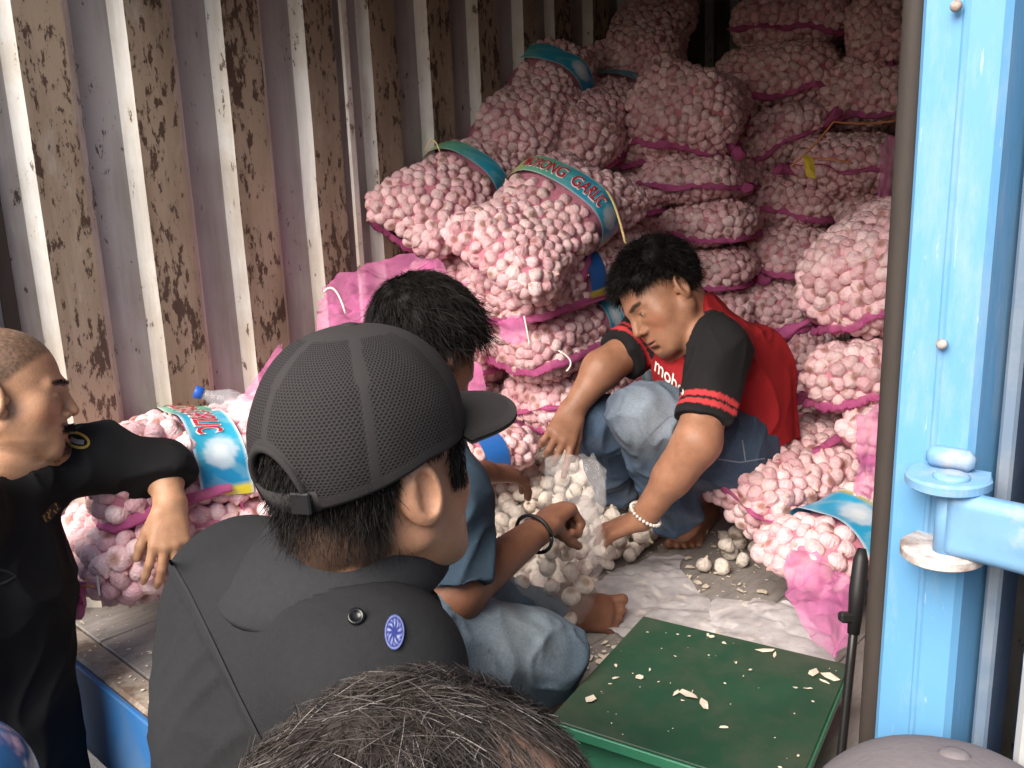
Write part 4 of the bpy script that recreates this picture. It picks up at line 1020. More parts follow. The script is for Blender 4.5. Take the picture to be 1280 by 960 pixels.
# ---- man in the mesh cap, right in front of us ----------------------------------------------
fB = Frame(P(467, 594, .86), .63*R+.755*FW+.20*U, up=.98*U-.17*FW-.05*R)
skinB = (.40, .215, .135)
sR, sL = P(472, 850, .80), P(308, 735, 1.03); nkB = P(422, 712, .90); chB = P(392, 880, .96); plB = np.array([chB[0]-.02, chB[1]-.06, -.10])
L = head_prims(fB, 1.0)+[cap_(fB.p(0, -.04, -.03), nkB-U*.02, .058, .062, .03), cap_(nkB, chB, .06, .11, .04), cap_(chB, plB, .11, .12, .05), cap_(nkB, sR, .04, .05, .04), cap_(nkB, sL, .04, .05, .04)]
dwn = np.array([0, 0, -1.]); eR, eL = sR+dwn*.27+fB.f*.05, sL+dwn*.27+fB.f*.04; wR, wL = eR+fB.f*.20+dwn*.10, eL+fB.f*.20+dwn*.10
L += [cap_(sR, eR, .05, .042, .03), cap_(eR, wR, .040, .028, .02), cap_(sL, eL, .05, .042, .03), cap_(eL, wL, .04, .028, .02)]
L += hand_prims(wR, fB.f+dwn*.4, fB.r, -1, curl=.5)+hand_prims(wL, fB.f+dwn*.4, -fB.r, 1, curl=.5)
for s in (-1, 1):
    h_ = plB+fB.r*s*.09*np.array([1, 1, 0]); k_ = np.array([h_[0], h_[1], -.55]); a_ = np.array([h_[0], h_[1], ZG+.06]); L += [cap_(h_, k_, .08, .06, .03), cap_(k_, a_, .055, .04, .03), cap_(a_-dwn*0, a_+np.array([fB.f[0], fB.f[1], 0])*.15+dwn*.025, .042, .034, .03)]
V, Q = grow(L, .005, fB, .0021)
def exB(q, c, blob):
    nz = sst(-.02, -.045, q[:, 1])*sst(-.088, -.060, q[:, 2]+.02*vnoise(q, 60))*(np.abs(q) < .13).all(1)*sst(.075, .055, np.abs(q[:, 0])-.2*np.clip(-.03-q[:, 1], 0, .1))
    return mixc(c, (.016, .012, .010), .88*nz)
Bm = body_obj('man in black mesh cap and dark grey shirt with blue badge, seen from behind', V, Q, skin_col(fB, V, skinB, extra=exB))
ok = lambda q, v: (q[:, 2] < .055) & (q[:, 1] < .030-.25*np.clip(.0-q[:, 2], 0, 1)-.066*(q[:, 2] < .036)*(np.abs(q[:, 0]) > .045)) & (q[:, 2] > -.088+.60*np.clip(q[:, 1]+.10, 0, 1))
hairdo(Bm, fB, ok, 30000, .017, .0009, lambda q, p: np.stack([0*q[:, 0], -.3+0*q[:, 0], -1.1+0*q[:, 0]], 1), lift=.10, rough=.002, rad=(.0785, .0975, .086), curl=.14, hh=.030, grav=.12, shape=lambda q: 1+1.5*sst(.02, -.02, q[:, 2]))
# side hair in front of the ear
p_ = np.array([fB.p(.0745+.004*rng.random(), .030+.020*rng.random(), .045-.050*rng.random()) for _ in range(700)])
V, Q = strands(p_, None, nrm_rows(np.tile(-fB.u-.1*fB.f, (700, 1))+.15*rng.normal(size=(700, 3))), np.full(700, .013), np.full(700, .0012), 3, .2, .1)
obj('hair', mesh('hair', V, Q, M['hair'], True), Bm)
# cap crown: panels of stitched mesh
m, t, b = newmat('cap_mesh_fabric'); N = NT(t); cu = N.n('Attribute', attribute_name='cuv').outputs['Vector']; ac = N.n('Attribute', attribute_name='Col').outputs['Color']
def hexdots(N, vec, s):
    sc_ = N.n('Mapping', {'Vector': vec, 'Scale': (1/s, 1/(s*1.732), 0)}).outputs[0]; ds = []
    for off in (0, .5):
        a = N.n('VectorMath', {0: sc_, 1: (off, off, 0)}, operation='ADD').outputs[0]
        a = N.n('VectorMath', {0: a}, operation='FRACTION').outputs[0]
        a = N.n('VectorMath', {0: a, 1: (.5, .5, 0)}, operation='SUBTRACT').outputs[0]
        a = N.n('VectorMath', {0: a, 1: (1, 1.732, 0)}, operation='MULTIPLY').outputs[0]
        ds.append(N.n('VectorMath', {0: a}, operation='LENGTH').outputs['Value'])
    return N.math('MINIMUM', ds[0], ds[1])
hd = N.ramp(hexdots(N, cu, .0036), [(.24, (0, 0, 0)), (.36, (1, 1, 1))])
isd = N.math('SUBTRACT', 1.0, N.math('MULTIPLY', N.math('SUBTRACT', 1.0, hd), N.n('SeparateColor', {0: ac}).outputs[0]))
base = N.mix(isd, (.010, .009, .010), (.062, .056, .056)); base = N.mix(N.noise(N.coord(), 40, 4), base, (.05, .046, .046))
N.link(N.mix(isd, (.010, .009, .010), (.030, .027, .027)), b.inputs['Base Color']); b.inputs['Roughness'].default_value = .85; b.inputs['Specular IOR Level'].default_value = .2
N.link(N.bump(isd, .8, .0012), b.inputs['Normal']); M['capmesh'] = m
M['capcloth'] = mat_simple('cap_cloth', (.026, .0235, .0235), .85, .2, 300, .2, spec=.2)
def cap_on(parent, fr, rad, c, brim, mesh_panels=True, arch=True, mat=None, n=192, mrows=64, name='cap'):
    A_ = np.linspace(0, 2*np.pi, n, endpoint=False); V = []; cl = []; uv = []
    cp = obj(name, None, parent)
    for j in range(mrows):
        for a in A_:
            ca, sa = math.cos(a), math.sin(a)                      # a=0: right, pi/2: front
            zb = brim(a); s_ = j/(mrows-1)
            if arch:
                da = abs(((a+PI/2+PI) % (2*PI))-PI); wA = .42
                if da < wA: zb = zb+.058*math.sqrt(1-(da/wA)**2)
            pb = math.acos(max(-1, min(1, (zb-c[2])/rad[2]))); ph = pb*s_
            sp = math.sin(ph)**.86 if ph < PI/2 else math.sin(ph)
            seam = ((a-PI/2) % (PI/3)); seam = min(seam, PI/3-seam)*sp*.11
            r_ = 1+.006*math.exp(-(seam/.0035)**2)-.012*math.exp(-(seam/.012)**2)+.012*math.cos(6*(a-PI/2))*0
            x, y, z = rad[0]*sp*ca*r_, rad[1]*sp*sa*r_, rad[2]*math.cos(ph)*(.985+.015*r_)
            V.append((c[0]+x, c[1]+y, c[2]+z)); uv.append((((a+PI/2+PI) % (2*PI)-PI)*.108*max(sp, .05)**0*(.75), ph*.112))
            front = abs(((a-PI/2+PI) % (2*PI))-PI) < PI/3
            k = 1.0 if (mesh_panels and not front and seam > .006 and s_ < .95 and ph > .38) else 0.0
            cl.append((k, k, k))
    V = fr.o+np.array(V)@fr.ax; V = V+.0012*np.stack([vnoise(V, 30, q) for q in range(3)], 1)
    Q = np.array([[j*n+k, (j+1)*n+k, (j+1)*n+(k+1) % n, j*n+(k+1) % n] for j in range(mrows-1) for k in range(n)])
    o = obj('crown', mesh('crown', V, Q, mat or M['capmesh'], True, col=np.array(cl), uv=np.array(uv)), cp)
    md = o.modifiers.new('thick', 'SOLIDIFY'); md.thickness = .0022; md.offset = 1
    MB().lathe(fr.o+np.array((c[0], c[1], c[2]+rad[2]-.001))@fr.ax, fr.u, [(.0095, 0), (.0095, .003), (.007, .0052), (.003, .006)], 16).build('cap_button', mat or M['capcloth'], cp, True)
    return cp
radB, cB = (.090, .108, .102), (0, -.010, .045)
brimB = lambda a: .030+.012*math.sin(a) if math.sin(a) > 0 else .030+.030*math.sin(a)*1.0
capB = cap_on(Bm, fB, radB, cB, brimB)
def visor(cp, fr, rad, c, z0, ln, wd, mat, droop=.020):
    nu, nv = 30, 14; V = []
    for sgn in (0, 1):
        for i in range(nu):
            a = PI/2+(i/(nu-1)-.5)*2*1.15
            x0, y0 = c[0]+rad[0]*.985*math.cos(a), c[1]+rad[1]*.985*math.sin(a)
            x1 = wd*math.sin((i/(nu-1)-.5)*PI); y1 = c[1]+rad[1]*.55+ (ln+rad[1]*.45)*abs(math.cos((i/(nu-1)-.5)*PI))**.6
            for j in range(nv):
                s_ = j/(nv-1); x, y = x0+(x1-x0)*s_, y0+(y1-y0)*s_
                V.append((x, y, z0-droop*s_*s_-2.2*x*x*(1-.1*s_)+sgn*.004))
    V = fr.o+np.array(V)@fr.ax; N1 = nu*nv
    Q = [[i*nv+j, (i+1)*nv+j, (i+1)*nv+j+1, i*nv+j+1] for i in range(nu-1) for j in range(nv-1)]
    Q = [q[::-1] for q in Q]+[[N1+k for k in q] for q in Q]
    ring = [i*nv+nv-1 for i in range(nu)]; Q += [[ring[k], ring[k+1], N1+ring[k+1], N1+ring[k]] for k in range(nu-1)]
    return obj('visor', mesh('visor', V, Q, mat, True), cp)
visor(capB, fB, radB, cB, .052, .076, .088, M['capcloth'], .008)
# back strap with buckle, rim of the arch
def rimpt(a, dz=0, k=1.0):
    z = brimB(a)+dz; ph = math.acos((z-cB[2])/radB[2]); sp = math.sin(ph)
    return fB.p(cB[0]+radB[0]*sp*math.cos(a)*k, cB[1]+radB[1]*sp*math.sin(a)*k, z)
V = []; n = 26
for k in range(n):
    a = -PI/2+(k/(n-1)-.5)*1.05
    for kk, dz in ((1.0, .018), (1.035, .018), (1.035, -.002), (1.0, -.002)): V.append(rimpt(a, dz, kk))
MB().add(V, [[k*4+j, (k+1)*4+j, (k+1)*4+(j+1) % 4, k*4+(j+1) % 4] for k in range(n-1) for j in range(4)]).build('strap', M['capcloth'], capB, True)
pts = []
for k in range(25):
    da = -.42+.84*k/24; zb = .058*math.sqrt(max(0, 1-(da/.42)**2)); pts.append(rimpt(-PI/2+da, zb, 1.012))
MB().tube(pts, .004, 8).build('arch_binding', M['capcloth'], capB, True)
MB().box(rimpt(-PI/2+.36, .009, 1.05), (.020, .006, .020), np.stack([np.array([-math.sin(-PI/2+.36), math.cos(-PI/2+.36), 0])@fB.ax, np.array([math.cos(-PI/2+.36), math.sin(-PI/2+.36), 0])@fB.ax, fB.u]), .0015).build('buckle', mat_simple('black_plastic', (.012, .012, .013), .25), capB)
# shirt
gs = np.array([.016, .0165, .018])
bl = (-fB.f)                                              # towards his back
S_ = [cap_(nkB-U*.03, chB, .080, .150, .05), cap_(chB, plB, .152, .15, .06), cap_(nkB-U*.045, sR, .060, .078, .05), cap_(nkB-U*.045, sL, .060, .078, .05), cap_(sR, eR, .076, .066, .03), cap_(sL, eL, .076, .066, .03), cap_(eR, wR, .06, .05, .03), cap_(eL, wL, .06, .05, .03),
      cap_(P(330, 790, .99), P(430, 850, .88), .10, .10, .06)]
_p, _q = at(205, 695, 1.0)-CAM, at(335, 945, .9)-CAM; ysn = nrm(np.cross(_p, _q)); ysn = ysn if ysn@(at(180, 900, 1)-CAM) > 0 else -ysn; ysd = nrm(_q-_p)
def dispB(V):
    dl = (V-CAM)@ysn; pk = .0075*((1-np.abs(vnoise(np.stack([(V@ysd)*34, dl*3, 0*dl], 1)+.5*vnoise(V, 12)[:, None], 1, 5)))**2-.5)*sst(0, .012, dl)*np.exp(-np.clip(dl, 0, 9)/.10)-.004*sst(.0, .006, dl)
    q = (V-nkB); lev = q[:, 2]; yoke = sst(-.155, -.165, lev+.25*(q@fB.f)*0)
    a = np.arctan2(q@fB.r, -(q@fB.f)); pl = .010*(1-np.abs(np.sin(a*17+1.6*vnoise(V, 5))))*yoke
    return folds(.009, 6, (1, 1, .45), 41)(V)*(.55+.45*yoke)+pk
post = localcut((nkB+(fB.o-nkB)*.10, fB.o-nkB, .10))
shB = garment('shirt', Bm, S_, .005, lambda V: gs*(1+.12*vnoise(V, 14)[:, None]), disp=dispB, post=post)
# collar: a folded band round the neck
V = []; n = 40
for k in range(n):
    a = 2*PI*k/(n-1)*.86+PI*.5+PI*.14
    d_ = math.cos(a)*fB.r+math.sin(a)*fB.f; bk = max(0, -math.sin(a))
    for rr, zz in ((.066, -.03), (.070, .020+.012*bk), (.078, .027+.012*bk), (.104, -.022-.004*bk), (.112, -.034-.004*bk), (.108, -.043-.004*bk), (.080, .000)):
        V.append(nkB+d_*(rr*1.04)+nrm(fB.o-nkB-fB.r*((fB.o-nkB)@fB.r)*.2)*(zz*1.15+.034))
Q = [[k*7+j, (k+1)*7+j, (k+1)*7+j+1, k*7+j+1] for k in range(n-1) for j in range(6)]
o = obj('collar', mesh('collar', V, Q, M['cloth'], True, col=np.tile(gs*1.35, (len(V), 1))), shB)
# epaulette strap with its snap button, badge
tree = bvh(shB)
sx_ = np.array([(212, 700), (236, 742), (264, 800), (296, 868), (332, 940)], float); sx_ = np.stack([np.interp(np.linspace(0, 4, 60), np.arange(5), sx_[:, q]) for q in (0, 1)], 1)
_a = stick(tree, sx_+[-1.7, .9], .003); _b = stick(tree, sx_+[1.7, -.9], .003); obj('yoke_seam', mesh('yoke_seam', np.concatenate([_a, _b]), [[i, i+1, 61+i, 60+i] for i in range(59)], mat_simple('seam_thread', (.012, .012, .013), .9), True), shB)
poly = [(372, 742), (400, 752), (430, 764), (460, 778), (452, 796), (424, 782), (396, 766), (372, 756)]
def slab(name, xy, mat, parent, lift, col=None):
    a = stick(tree, xy, lift); b_ = stick(tree, xy, -.001); n = len(xy)
    Fs = [list(range(n))]+[[k, n+k, n+(k+1) % n, (k+1) % n] for k in range(n)]
    return obj(name, mesh(name, np.concatenate([a, b_]), Fs, mat, False, col=None if col is None else np.tile(col, (2*n, 1))), parent)
p_ = stick(tree, [(445, 771)], .004)[0]
MB().lathe(p_, nrm(CAM-p_+.3*U), [(.0075, 0), (.0075, .0025), (.0055, .0035), (.0045, .0018), (.001, .0015)], 18).build('snap_button', mat_simple('button_black', (.008, .008, .008), .2), shB, True)
M['badge'] = mat_attr('embroidered_badge', .7, .3, 300, .4)
bd = []; cc = []; Fs = []
for i, rr in enumerate((0, .25, .5, .7, .82, .9, 1.0)):
    for k in range(28):
        a = 2*PI*k/28; u_, v_ = rr*math.cos(a), rr*math.sin(a); bd.append((493+u_*11+v_*6, 790+u_*10-v_*20))
        cc.append((.15, .18, .34) if i in (5, 3) and (k % 2 or i == 5) else ((.020, .028, .15) if i != 2 or k % 3 else (.26, .30, .46)))
Fs = [[i*28+k, (i+1)*28+k, (i+1)*28+(k+1) % 28, i*28+(k+1) % 28] for i in range(6) for k in range(28)]
obj('badge', mesh('badge', stick(tree, bd, .004), Fs, M['badge'], True, col=np.array(cc)), shB)
TR = lambda name, par, pr, c, h=.009: garment(name, par, pr, h, c, disp=folds(.006, 7, (1, 1, .4), 51))
def legs(par, pl_, fr, c=(.03, .032, .04), shoes=True):
    pr = []
    for s in (-1, 1):
        h_ = pl_+fr.r*s*.09*np.array([1, 1, 0]); k_ = np.array([h_[0], h_[1], -.55]); a_ = np.array([h_[0], h_[1], ZG+.10]); pr += [cap_(pl_+dwn*.0, h_, .13, .10, .05), cap_(h_, k_, .098, .078, .03), cap_(k_, a_, .075, .065, .03)]
    TR('trousers', par, pr, c, .012)
    if shoes:
        for s in (-1, 1):
            h_ = pl_+fr.r*s*.09*np.array([1, 1, 0]); f2 = nrm(fr.f*np.array([1, 1, 0])); a_ = np.array([h_[0], h_[1], ZG+.05])
            garment('shoe', par, [cap_(a_-f2*.04, a_+f2*.15-np.array([0, 0, .008]), .05, .042, .02)], .009, (.02, .018, .017))
legs(Bm, plB, fB)
# ---- man at the left, close-cropped head in profile ------------------------------------------
fA = Frame(P(9, 496, 1.60), .90*R+.42*FW-.02*U, up=.99*U+.05*R)
skinA = (.47, .26, .155)
nkA = P(6, 595, 1.62); chA = P(-25, 720, 1.60); plA = np.array([chA[0]+.02, chA[1]-.03, -.20])
slA, elA, wA = P(112, 572, 1.74), P(203, 588, 1.80), P(213, 628, 1.76)
srA = P(-60, 640, 1.45); erA = srA+dwn*.28-fA.f*.03; wrA = erA-fA.f*.02+dwn*.23
L = head_prims(fA, 1.0)+[cap_(fA.p(0, -.04, -.03), nkA, .056, .060, .03), cap_(nkA, chA, .06, .11, .04), cap_(chA, plA, .11, .12, .05), cap_(nkA, slA, .045, .05, .04), cap_(nkA, srA, .045, .05, .04),
    cap_(slA, elA, .05, .043, .03), cap_(elA, wA, .042, .027, .02), cap_(srA, erA, .05, .042, .03), cap_(erA, wrA, .04, .027, .02)]
L += hand_prims(wA, P(212, 690, 1.74)-wA, B*.8+R*.5, 1, curls=(.35, .40, .45, .55), spread=.2, thumb=(.8, .4, -.3))+hand_prims(wrA, dwn+fA.f*.05, fA.r, -1, curl=.4)
for s in (-1, 1):
    h_ = plA+fA.r*s*.09*np.array([1, 1, 0]); k_ = np.array([h_[0], h_[1], -.55]); a_ = np.array([h_[0], h_[1], ZG+.06]); L += [cap_(h_, k_, .08, .06, .03), cap_(k_, a_, .055, .04, .03)]
V, Q = grow(L, .0042, fA, .0021)
def exA(q, c, blob):
    hd_ = np.linalg.norm(q, axis=1) < .17
    line = .070-.25*np.clip(np.abs(q[:, 0])-.03, 0, 1)
    hair_ = hd_*sst(.010, -.012, q[:, 1]-(.066-1.1*np.clip(.085-q[:, 2], 0, .2)))*sst(.0, .03, q[:, 2]+.02*(q[:, 1] < -.03))
    c = mixc(c, (.06, .044, .034), .80*hair_*(1+.25*vnoise(q, 300)))
    c = mixc(c, (.03, .02, .016), .9*blob(.016, .10, -.0510, .020, .035, .0078, 1.15, .6))
    c = mixc(c, (.05, .033, .026), .85*blob(.008, .09, -.096, .022, .032, .018)); c = mixc(c, (.10, .06, .04), .35*blob(.045, .03, -.085, .03, .05, .02))
    return c
A = body_obj('man with close-cropped head and moustache in black uniform shirt, arm over garlic sacks', V, Q, skin_col(fA, V, skinA, extra=exA))
# moustache and goatee hairs, eyebrow hairs
def tufthair(fr, par, n, f0, d, ln, w_=.0009, name='moustache'):
    q = np.array([f0(rng.random(), rng.random()) for _ in range(n)]); p_ = fr.o+q@fr.ax
    V, Q = strands(p_, None, nrm_rows(np.tile(np.asarray(d)@fr.ax, (n, 1))+.3*rng.normal(size=(n, 3))), ln*(.6+.6*rng.random(n)), np.full(n, w_), 3, .2, .05)
    return obj(name, mesh(name, V, Q, M['hair'], True), par)
tufthair(fA, A, 900, lambda a, b: np.array([(a-.5)*.058, .1085-24*((a-.5)*.058)**2, -.0475-.006*b-.18*abs((a-.5)*.044)]), (0, .25, -1), .012)
tufthair(fA, A, 620, lambda a, b: np.array([(a-.5)*.040, .099-.018*b-9*((a-.5)*.040)**2, -.084-.028*b]), (0, .25, -1), .012, name='goatee')
for s in (-1, 1): tufthair(fA, A, 200, lambda a, b, s=s: np.array([s*(.014+.034*a), .0985-.0185*a, .024+.005*math.sin(a*2.6)+.004*b]), (s*.8, .25, .35), .007, name='eyebrow')
bk = np.array([.0085, .0085, .0095])
cu = slA+(elA-slA)*1.0
S_ = [cap_(nkA-U*.035, chA, .075, .140, .05), cap_(chA, plA, .142, .135, .06), cap_(nkA-U*.035, slA, .055, .066, .05), cap_(nkA-U*.035, srA, .055, .072, .05), cap_(slA, elA, .064, .060, .035), cap_(elA, elA+(wA-elA)*.6, .058, .050, .02), cap_(srA, erA, .07, .06, .03), cap_(erA, wrA, .056, .046, .03), cap_(plA, plA+dwn*.10, .140, .135, .04)]
post = localcut((elA+(wA-elA)*.42, wA-elA, .09), (nkA+(fA.o-nkA)*.14, fA.o-nkA, .09))
shA = garment('shirt', A, S_, .005, lambda V: bk*(1+.2*vnoise(V, 14)[:, None]), disp=folds(.011, 8, (1, 1, .5), 61), post=post)
V = []; n = 36
for k in range(n):
    a = 2*PI*k/(n-1)*.84+PI*.66; d_ = math.cos(a)*fA.r+math.sin(a)*fA.f
    for rr, zz in ((.062, -.03), (.064, .012), (.070, .014), (.092, -.034), (.088, -.044), (.068, .002)): V.append(nkA+d_*rr+nrm(fA.o-nkA)*(zz+.004)-fA.f*.006)
Q = [[k*6+j, (k+1)*6+j, (k+1)*6+j+1, k*6+j+1] for k in range(n-1) for j in range(5)]
obj('collar', mesh('collar', V, Q, M['cloth'], True, col=np.tile((.022, .023, .026), (len(V), 1))), shA)
tA = bvh(shA); gold = mat_simple('gold_embroidery', (.42, .27, .04), .6, .4, 400, .4)
def stroke(name, par, tree_, xy, w_, mat, lift=.003):
    xy = np.array(xy, float); d_ = np.gradient(xy, axis=0); n_ = np.stack([-d_[:, 1], d_[:, 0]], 1); n_ /= np.linalg.norm(n_, axis=1, keepdims=True)
    a = stick(tree_, xy+n_*w_/2, lift); b_ = stick(tree_, xy-n_*w_/2, lift); k = len(xy)
    return obj(name, mesh(name, np.concatenate([a, b_]), [[i, i+1, k+i+1, k+i] for i in range(k-1)], mat, True), par)
dk = [(96+15*math.cos(t_), 550+9*math.sin(t_)+.22*15*math.cos(t_)) for t_ in np.linspace(0, 2*PI, 30)]
stroke('sleeve_patch_edge', shA, tA, dk, 3.2, gold); stroke('sleeve_patch', shA, tA, [(88, 549), (96, 552), (105, 553)], 6, mat_simple('patch_grey', (.22, .2, .2), .7))
T, Fc = text_mesh('SECURITY', True, 2); T = T/T[:, 0].max()
T, Fc = text_mesh('FZZ', True, 2); T = T/T[:, 0].max()
stroke('name_tape', shA, tA, [(54, 650), (60, 645), (66, 638), (73, 631)], 13, mat_simple('name_tape_black', (.02, .018, .015), .8), .0025)
for k in range(5):
    x_, y_ = 57+k*3.6, 648-k*3.7; stroke('name_lettering', shA, tA, [(x_-2, y_-4), (x_+1, y_-2), (x_, y_+2), (x_+3, y_+4)] if k % 2 else [(x_-2, y_-4), (x_-1, y_), (x_+1, y_+4)], 2.2, gold, .004)
for xy in ([(0, 708), (10, 712), (19, 716), (19, 722), (8, 726), (0, 730)],):
    stroke('pocket_flap', shA, tA, [(0, 712), (9, 714), (20, 720), (8, 727), (0, 730)], 3, mat_simple('black_seam', (.02, .02, .022), .85), .003)
pk = stick(tA, [(x_, y_) for x_ in (58, 66, 74, 82, 90, 97) for y_ in (655, 670, 685)], .003)
legs(A, plA, fA)
# ---- greying head right below us -------------------------------------------------------------
fE = Frame(P(534, 1232, .37), .35*R+.85*FW-.1*U, up=.96*U+.05*FW)
skinE = (.42, .24, .16)
nkE = fE.p(0, -.045, -.15); chE = nkE+dwn*.24+fE.f*.02; plE = np.array([chE[0], chE[1], -.15])
L = head_prims(fE, 1.0)+[cap_(fE.p(0, -.04, -.03), nkE, .056, .062, .03), cap_(nkE, chE, .06, .12, .04), cap_(chE, plE, .12, .12, .05)]
aE = [nkE+fE.r*s*.19+dwn*.06 for s in (-1, 1)]
for s, q in zip((-1, 1), aE): L += [cap_(nkE, q, .045, .05, .04), cap_(q, q+dwn*.28, .05, .042, .03), cap_(q+dwn*.28, q+dwn*.40+fE.f*.18, .04, .028, .02)]+hand_prims(q+dwn*.40+fE.f*.18, fE.f, fE.r*s, 1 if s < 0 else -1, curl=.5)
for s in (-1, 1):
    h_ = plE+fE.r*s*.09*np.array([1, 1, 0]); L += [cap_(h_, np.array([h_[0], h_[1], ZG+.06]), .08, .04, .03)]
V, Q = sdf(L, .005)
E_ = body_obj('person with thinning greying hair, only the top of the head showing at bottom centre', V, Q, skin_col(fE, V, skinE))
bald = lambda q: np.exp(-((q[:, 0]-.056)/.020)**2-((q[:, 1]+.010)/.026)**2)*(q[:, 2] > .05)
def hcol(q, root=False):
    n_ = rng.random(len(q)) if root else .5+.5*vnoise(q, 80)
    c = mixc((.020, .016, .013), (.072, .058, .050), n_); 
    if root: c[rng.random(len(q)) < .06] = (.20, .18, .17)
    return c
ok = lambda q, v: ((q[:, 2] > .03) | (q[:, 1] < .0)) & (q[:, 2] > -.04) & (rng.random(len(q)) > .90*bald(q))
okS = lambda q, v: ((q[:, 2] > .03) | (q[:, 1] < .0)) & (q[:, 2] > -.04) & (bald(q) < .35)
V_, Q_ = ellipsoid_grid(64, 44); q_ = V_*np.array((.0765, .0955, .081))+np.array((0, -.015, .045)); q_ += nrm_rows(V_)*np.where(okS(q_, V_), .0012, -.01)[:, None]
hE = obj('hair', mesh('hair', fE.o+q_@fE.ax, Q_[:, ::-1].copy(), M['greyhair'], True, col=np.tile((.05, .04, .036), (len(q_), 1))), E_)
p_, nn_, q_ = scalp(fE, 30000, ok, (.0765, .0955, .081))
sw = np.stack([-.55-q_[:, 0]*2, -.55-3*(q_[:, 1]+.03), -.20+0*q_[:, 0]], 1)@fE.ax
d_ = sw*1.0+.20*rng.normal(size=p_.shape)+.95*np.stack([vnoise(p_, 24, s_) for s_ in (1, 2, 3)], 1); d_ = nrm_rows(d_-nn_*((d_*nn_).sum(1)-.05)[:, None])
V, Q = strands(p_, nn_, d_, .029*(.6+.7*rng.random(len(p_)))*(1-.55*bald(q_)), np.full(len(p_), .00055), 6, .08, .06, .3, (fE, np.array((.0765, .0955, .081)), np.array((0, -.015, .045)), .10, 1.0, .45))
obj('hair_strands', mesh('hair_strands', V, Q, M['greyhair'], True, col=np.repeat(hcol(q_, True), 14, axis=0)), hE)
garment('shirt', E_, [cap_(nkE+dwn*.03, chE, .078, .150, .05), cap_(chE, plE, .150, .145, .05)]+[cap_(nkE+dwn*.03, q, .06, .07, .05) for q in aE]+[cap_(q, q+dwn*.26, .07, .062, .03) for q in aE], .009, (.10, .09, .08), disp=folds(.006, 7, (1, 1, .5), 71))
legs(E_, plE, fE)
# ---- the cap at the lower right ---------------------------------------------------------------
fG = Frame(P(1175, 1222, .56), -.25*R+.9*FW, up=U)
nkG = fG.p(0, -.045, -.15); chG = nkG+dwn*.24; plG = np.array([chG[0], chG[1], -.15])
L = head_prims(fG, 1.0)+[cap_(fG.p(0, -.04, -.03), nkG, .056, .062, .03), cap_(nkG, chG, .06, .12, .04), cap_(chG, plG, .12, .12, .05)]
aG = [nkG+fG.r*s*.19+dwn*.06 for s in (-1, 1)]
for s, q in zip((-1, 1), aG): L += [cap_(nkG, q, .045, .05, .04), cap_(q, q+dwn*.28, .05, .042, .03), cap_(q+dwn*.28, q+dwn*.50, .04, .028, .02)]+hand_prims(q+dwn*.50, dwn, fG.r*s, 1 if s > 0 else -1, curl=.5)
for s in (-1, 1):
    h_ = plG+fG.r*s*.09*np.array([1, 1, 0]); L += [cap_(h_, np.array([h_[0], h_[1], ZG+.06]), .08, .04, .03)]
V, Q = sdf(L, .0065); G_ = body_obj('person in a grey cloth cap, only the cap showing at the lower right', V, Q, skin_col(fG, V, skinB))
cgm = mat_simple('mauve_grey_cloth', (.155, .135, .140), .9, .12, 200, .2, spec=.2)
cpG = cap_on(G_, fG, (.096, .112, .100), (0, -.012, .045), lambda a: .03, False, False, cgm, 96, 40); visor(cpG, fG, (.096, .112, .1), (0, -.012, .045), .04, .06, .085, cgm)
garment('shirt', G_, [cap_(nkG+dwn*.03, chG, .078, .150, .05), cap_(chG, plG, .150, .145, .05)]+[cap_(nkG+dwn*.03, q, .06, .07, .05) for q in aG]+[cap_(q, q+dwn*.4, .07, .055, .03) for q in aG], .010, (.09, .10, .12), disp=folds(.006, 7, (1, 1, .5), 81))
legs(G_, plG, fG)
# ---- glossy blue helmet peeping in at the lower left -----------------------------------------
fH = Frame(P(-92, 1062, 1.02), .6*R+.7*FW, up=U)
nkH = fH.p(0, -.045, -.15); chH = nkH+dwn*.24; plH = np.array([chH[0], chH[1], -.30])
L = head_prims(fH, 1.0)+[cap_(fH.p(0, -.04, -.03), nkH, .056, .062, .03), cap_(nkH, chH, .06, .12, .04), cap_(chH, plH, .12, .12, .05)]
aH = [nkH+fH.r*s*.19+dwn*.06 for s in (-1, 1)]
for s, q in zip((-1, 1), aH): L += [cap_(nkH, q, .045, .05, .04), cap_(q, q+dwn*.45, .05, .03, .03)]+hand_prims(q+dwn*.45, dwn, fH.r*s, 1 if s > 0 else -1, curl=.5)
for s in (-1, 1):
    h_ = plH+fH.r*s*.09*np.array([1, 1, 0]); L += [cap_(h_, np.array([h_[0], h_[1], ZG+.06]), .08, .04, .03)]
V, Q = sdf(L, .0065); H_ = body_obj('person under a glossy blue helmet, its edge showing at the lower left corner', V, Q, skin_col(fH, V, skinB))
hm = obj('helmet', None, H_); V, Q = ellipsoid_grid(64, 40); k_ = V[Q].mean(1)[:, 2] > -.15
bhm = mat_simple('glossy_blue_shell', (.03, .14, .36), .12, .05, 5, spec=.7)
o = obj('helmet_shell', mesh('helmet_shell', fH.o+(V*np.array((.105, .125, .112))+np.array((0, -.01, .04)))@fH.ax, Q[k_][:, ::-1].copy(), bhm, True), hm); md = o.modifiers.new('t', 'SOLIDIFY'); md.thickness = .006
MB().tube([fH.p(.108*math.cos(a), -.01+.128*math.sin(a), .02) for a in np.linspace(0, 2*PI, 49)], .006, 8).build('helmet_rim', mat_simple('rim_highlight_blue', (.25, .55, .75), .2), hm, True)  # pale tube puts the bright highlight along the rim into its colour
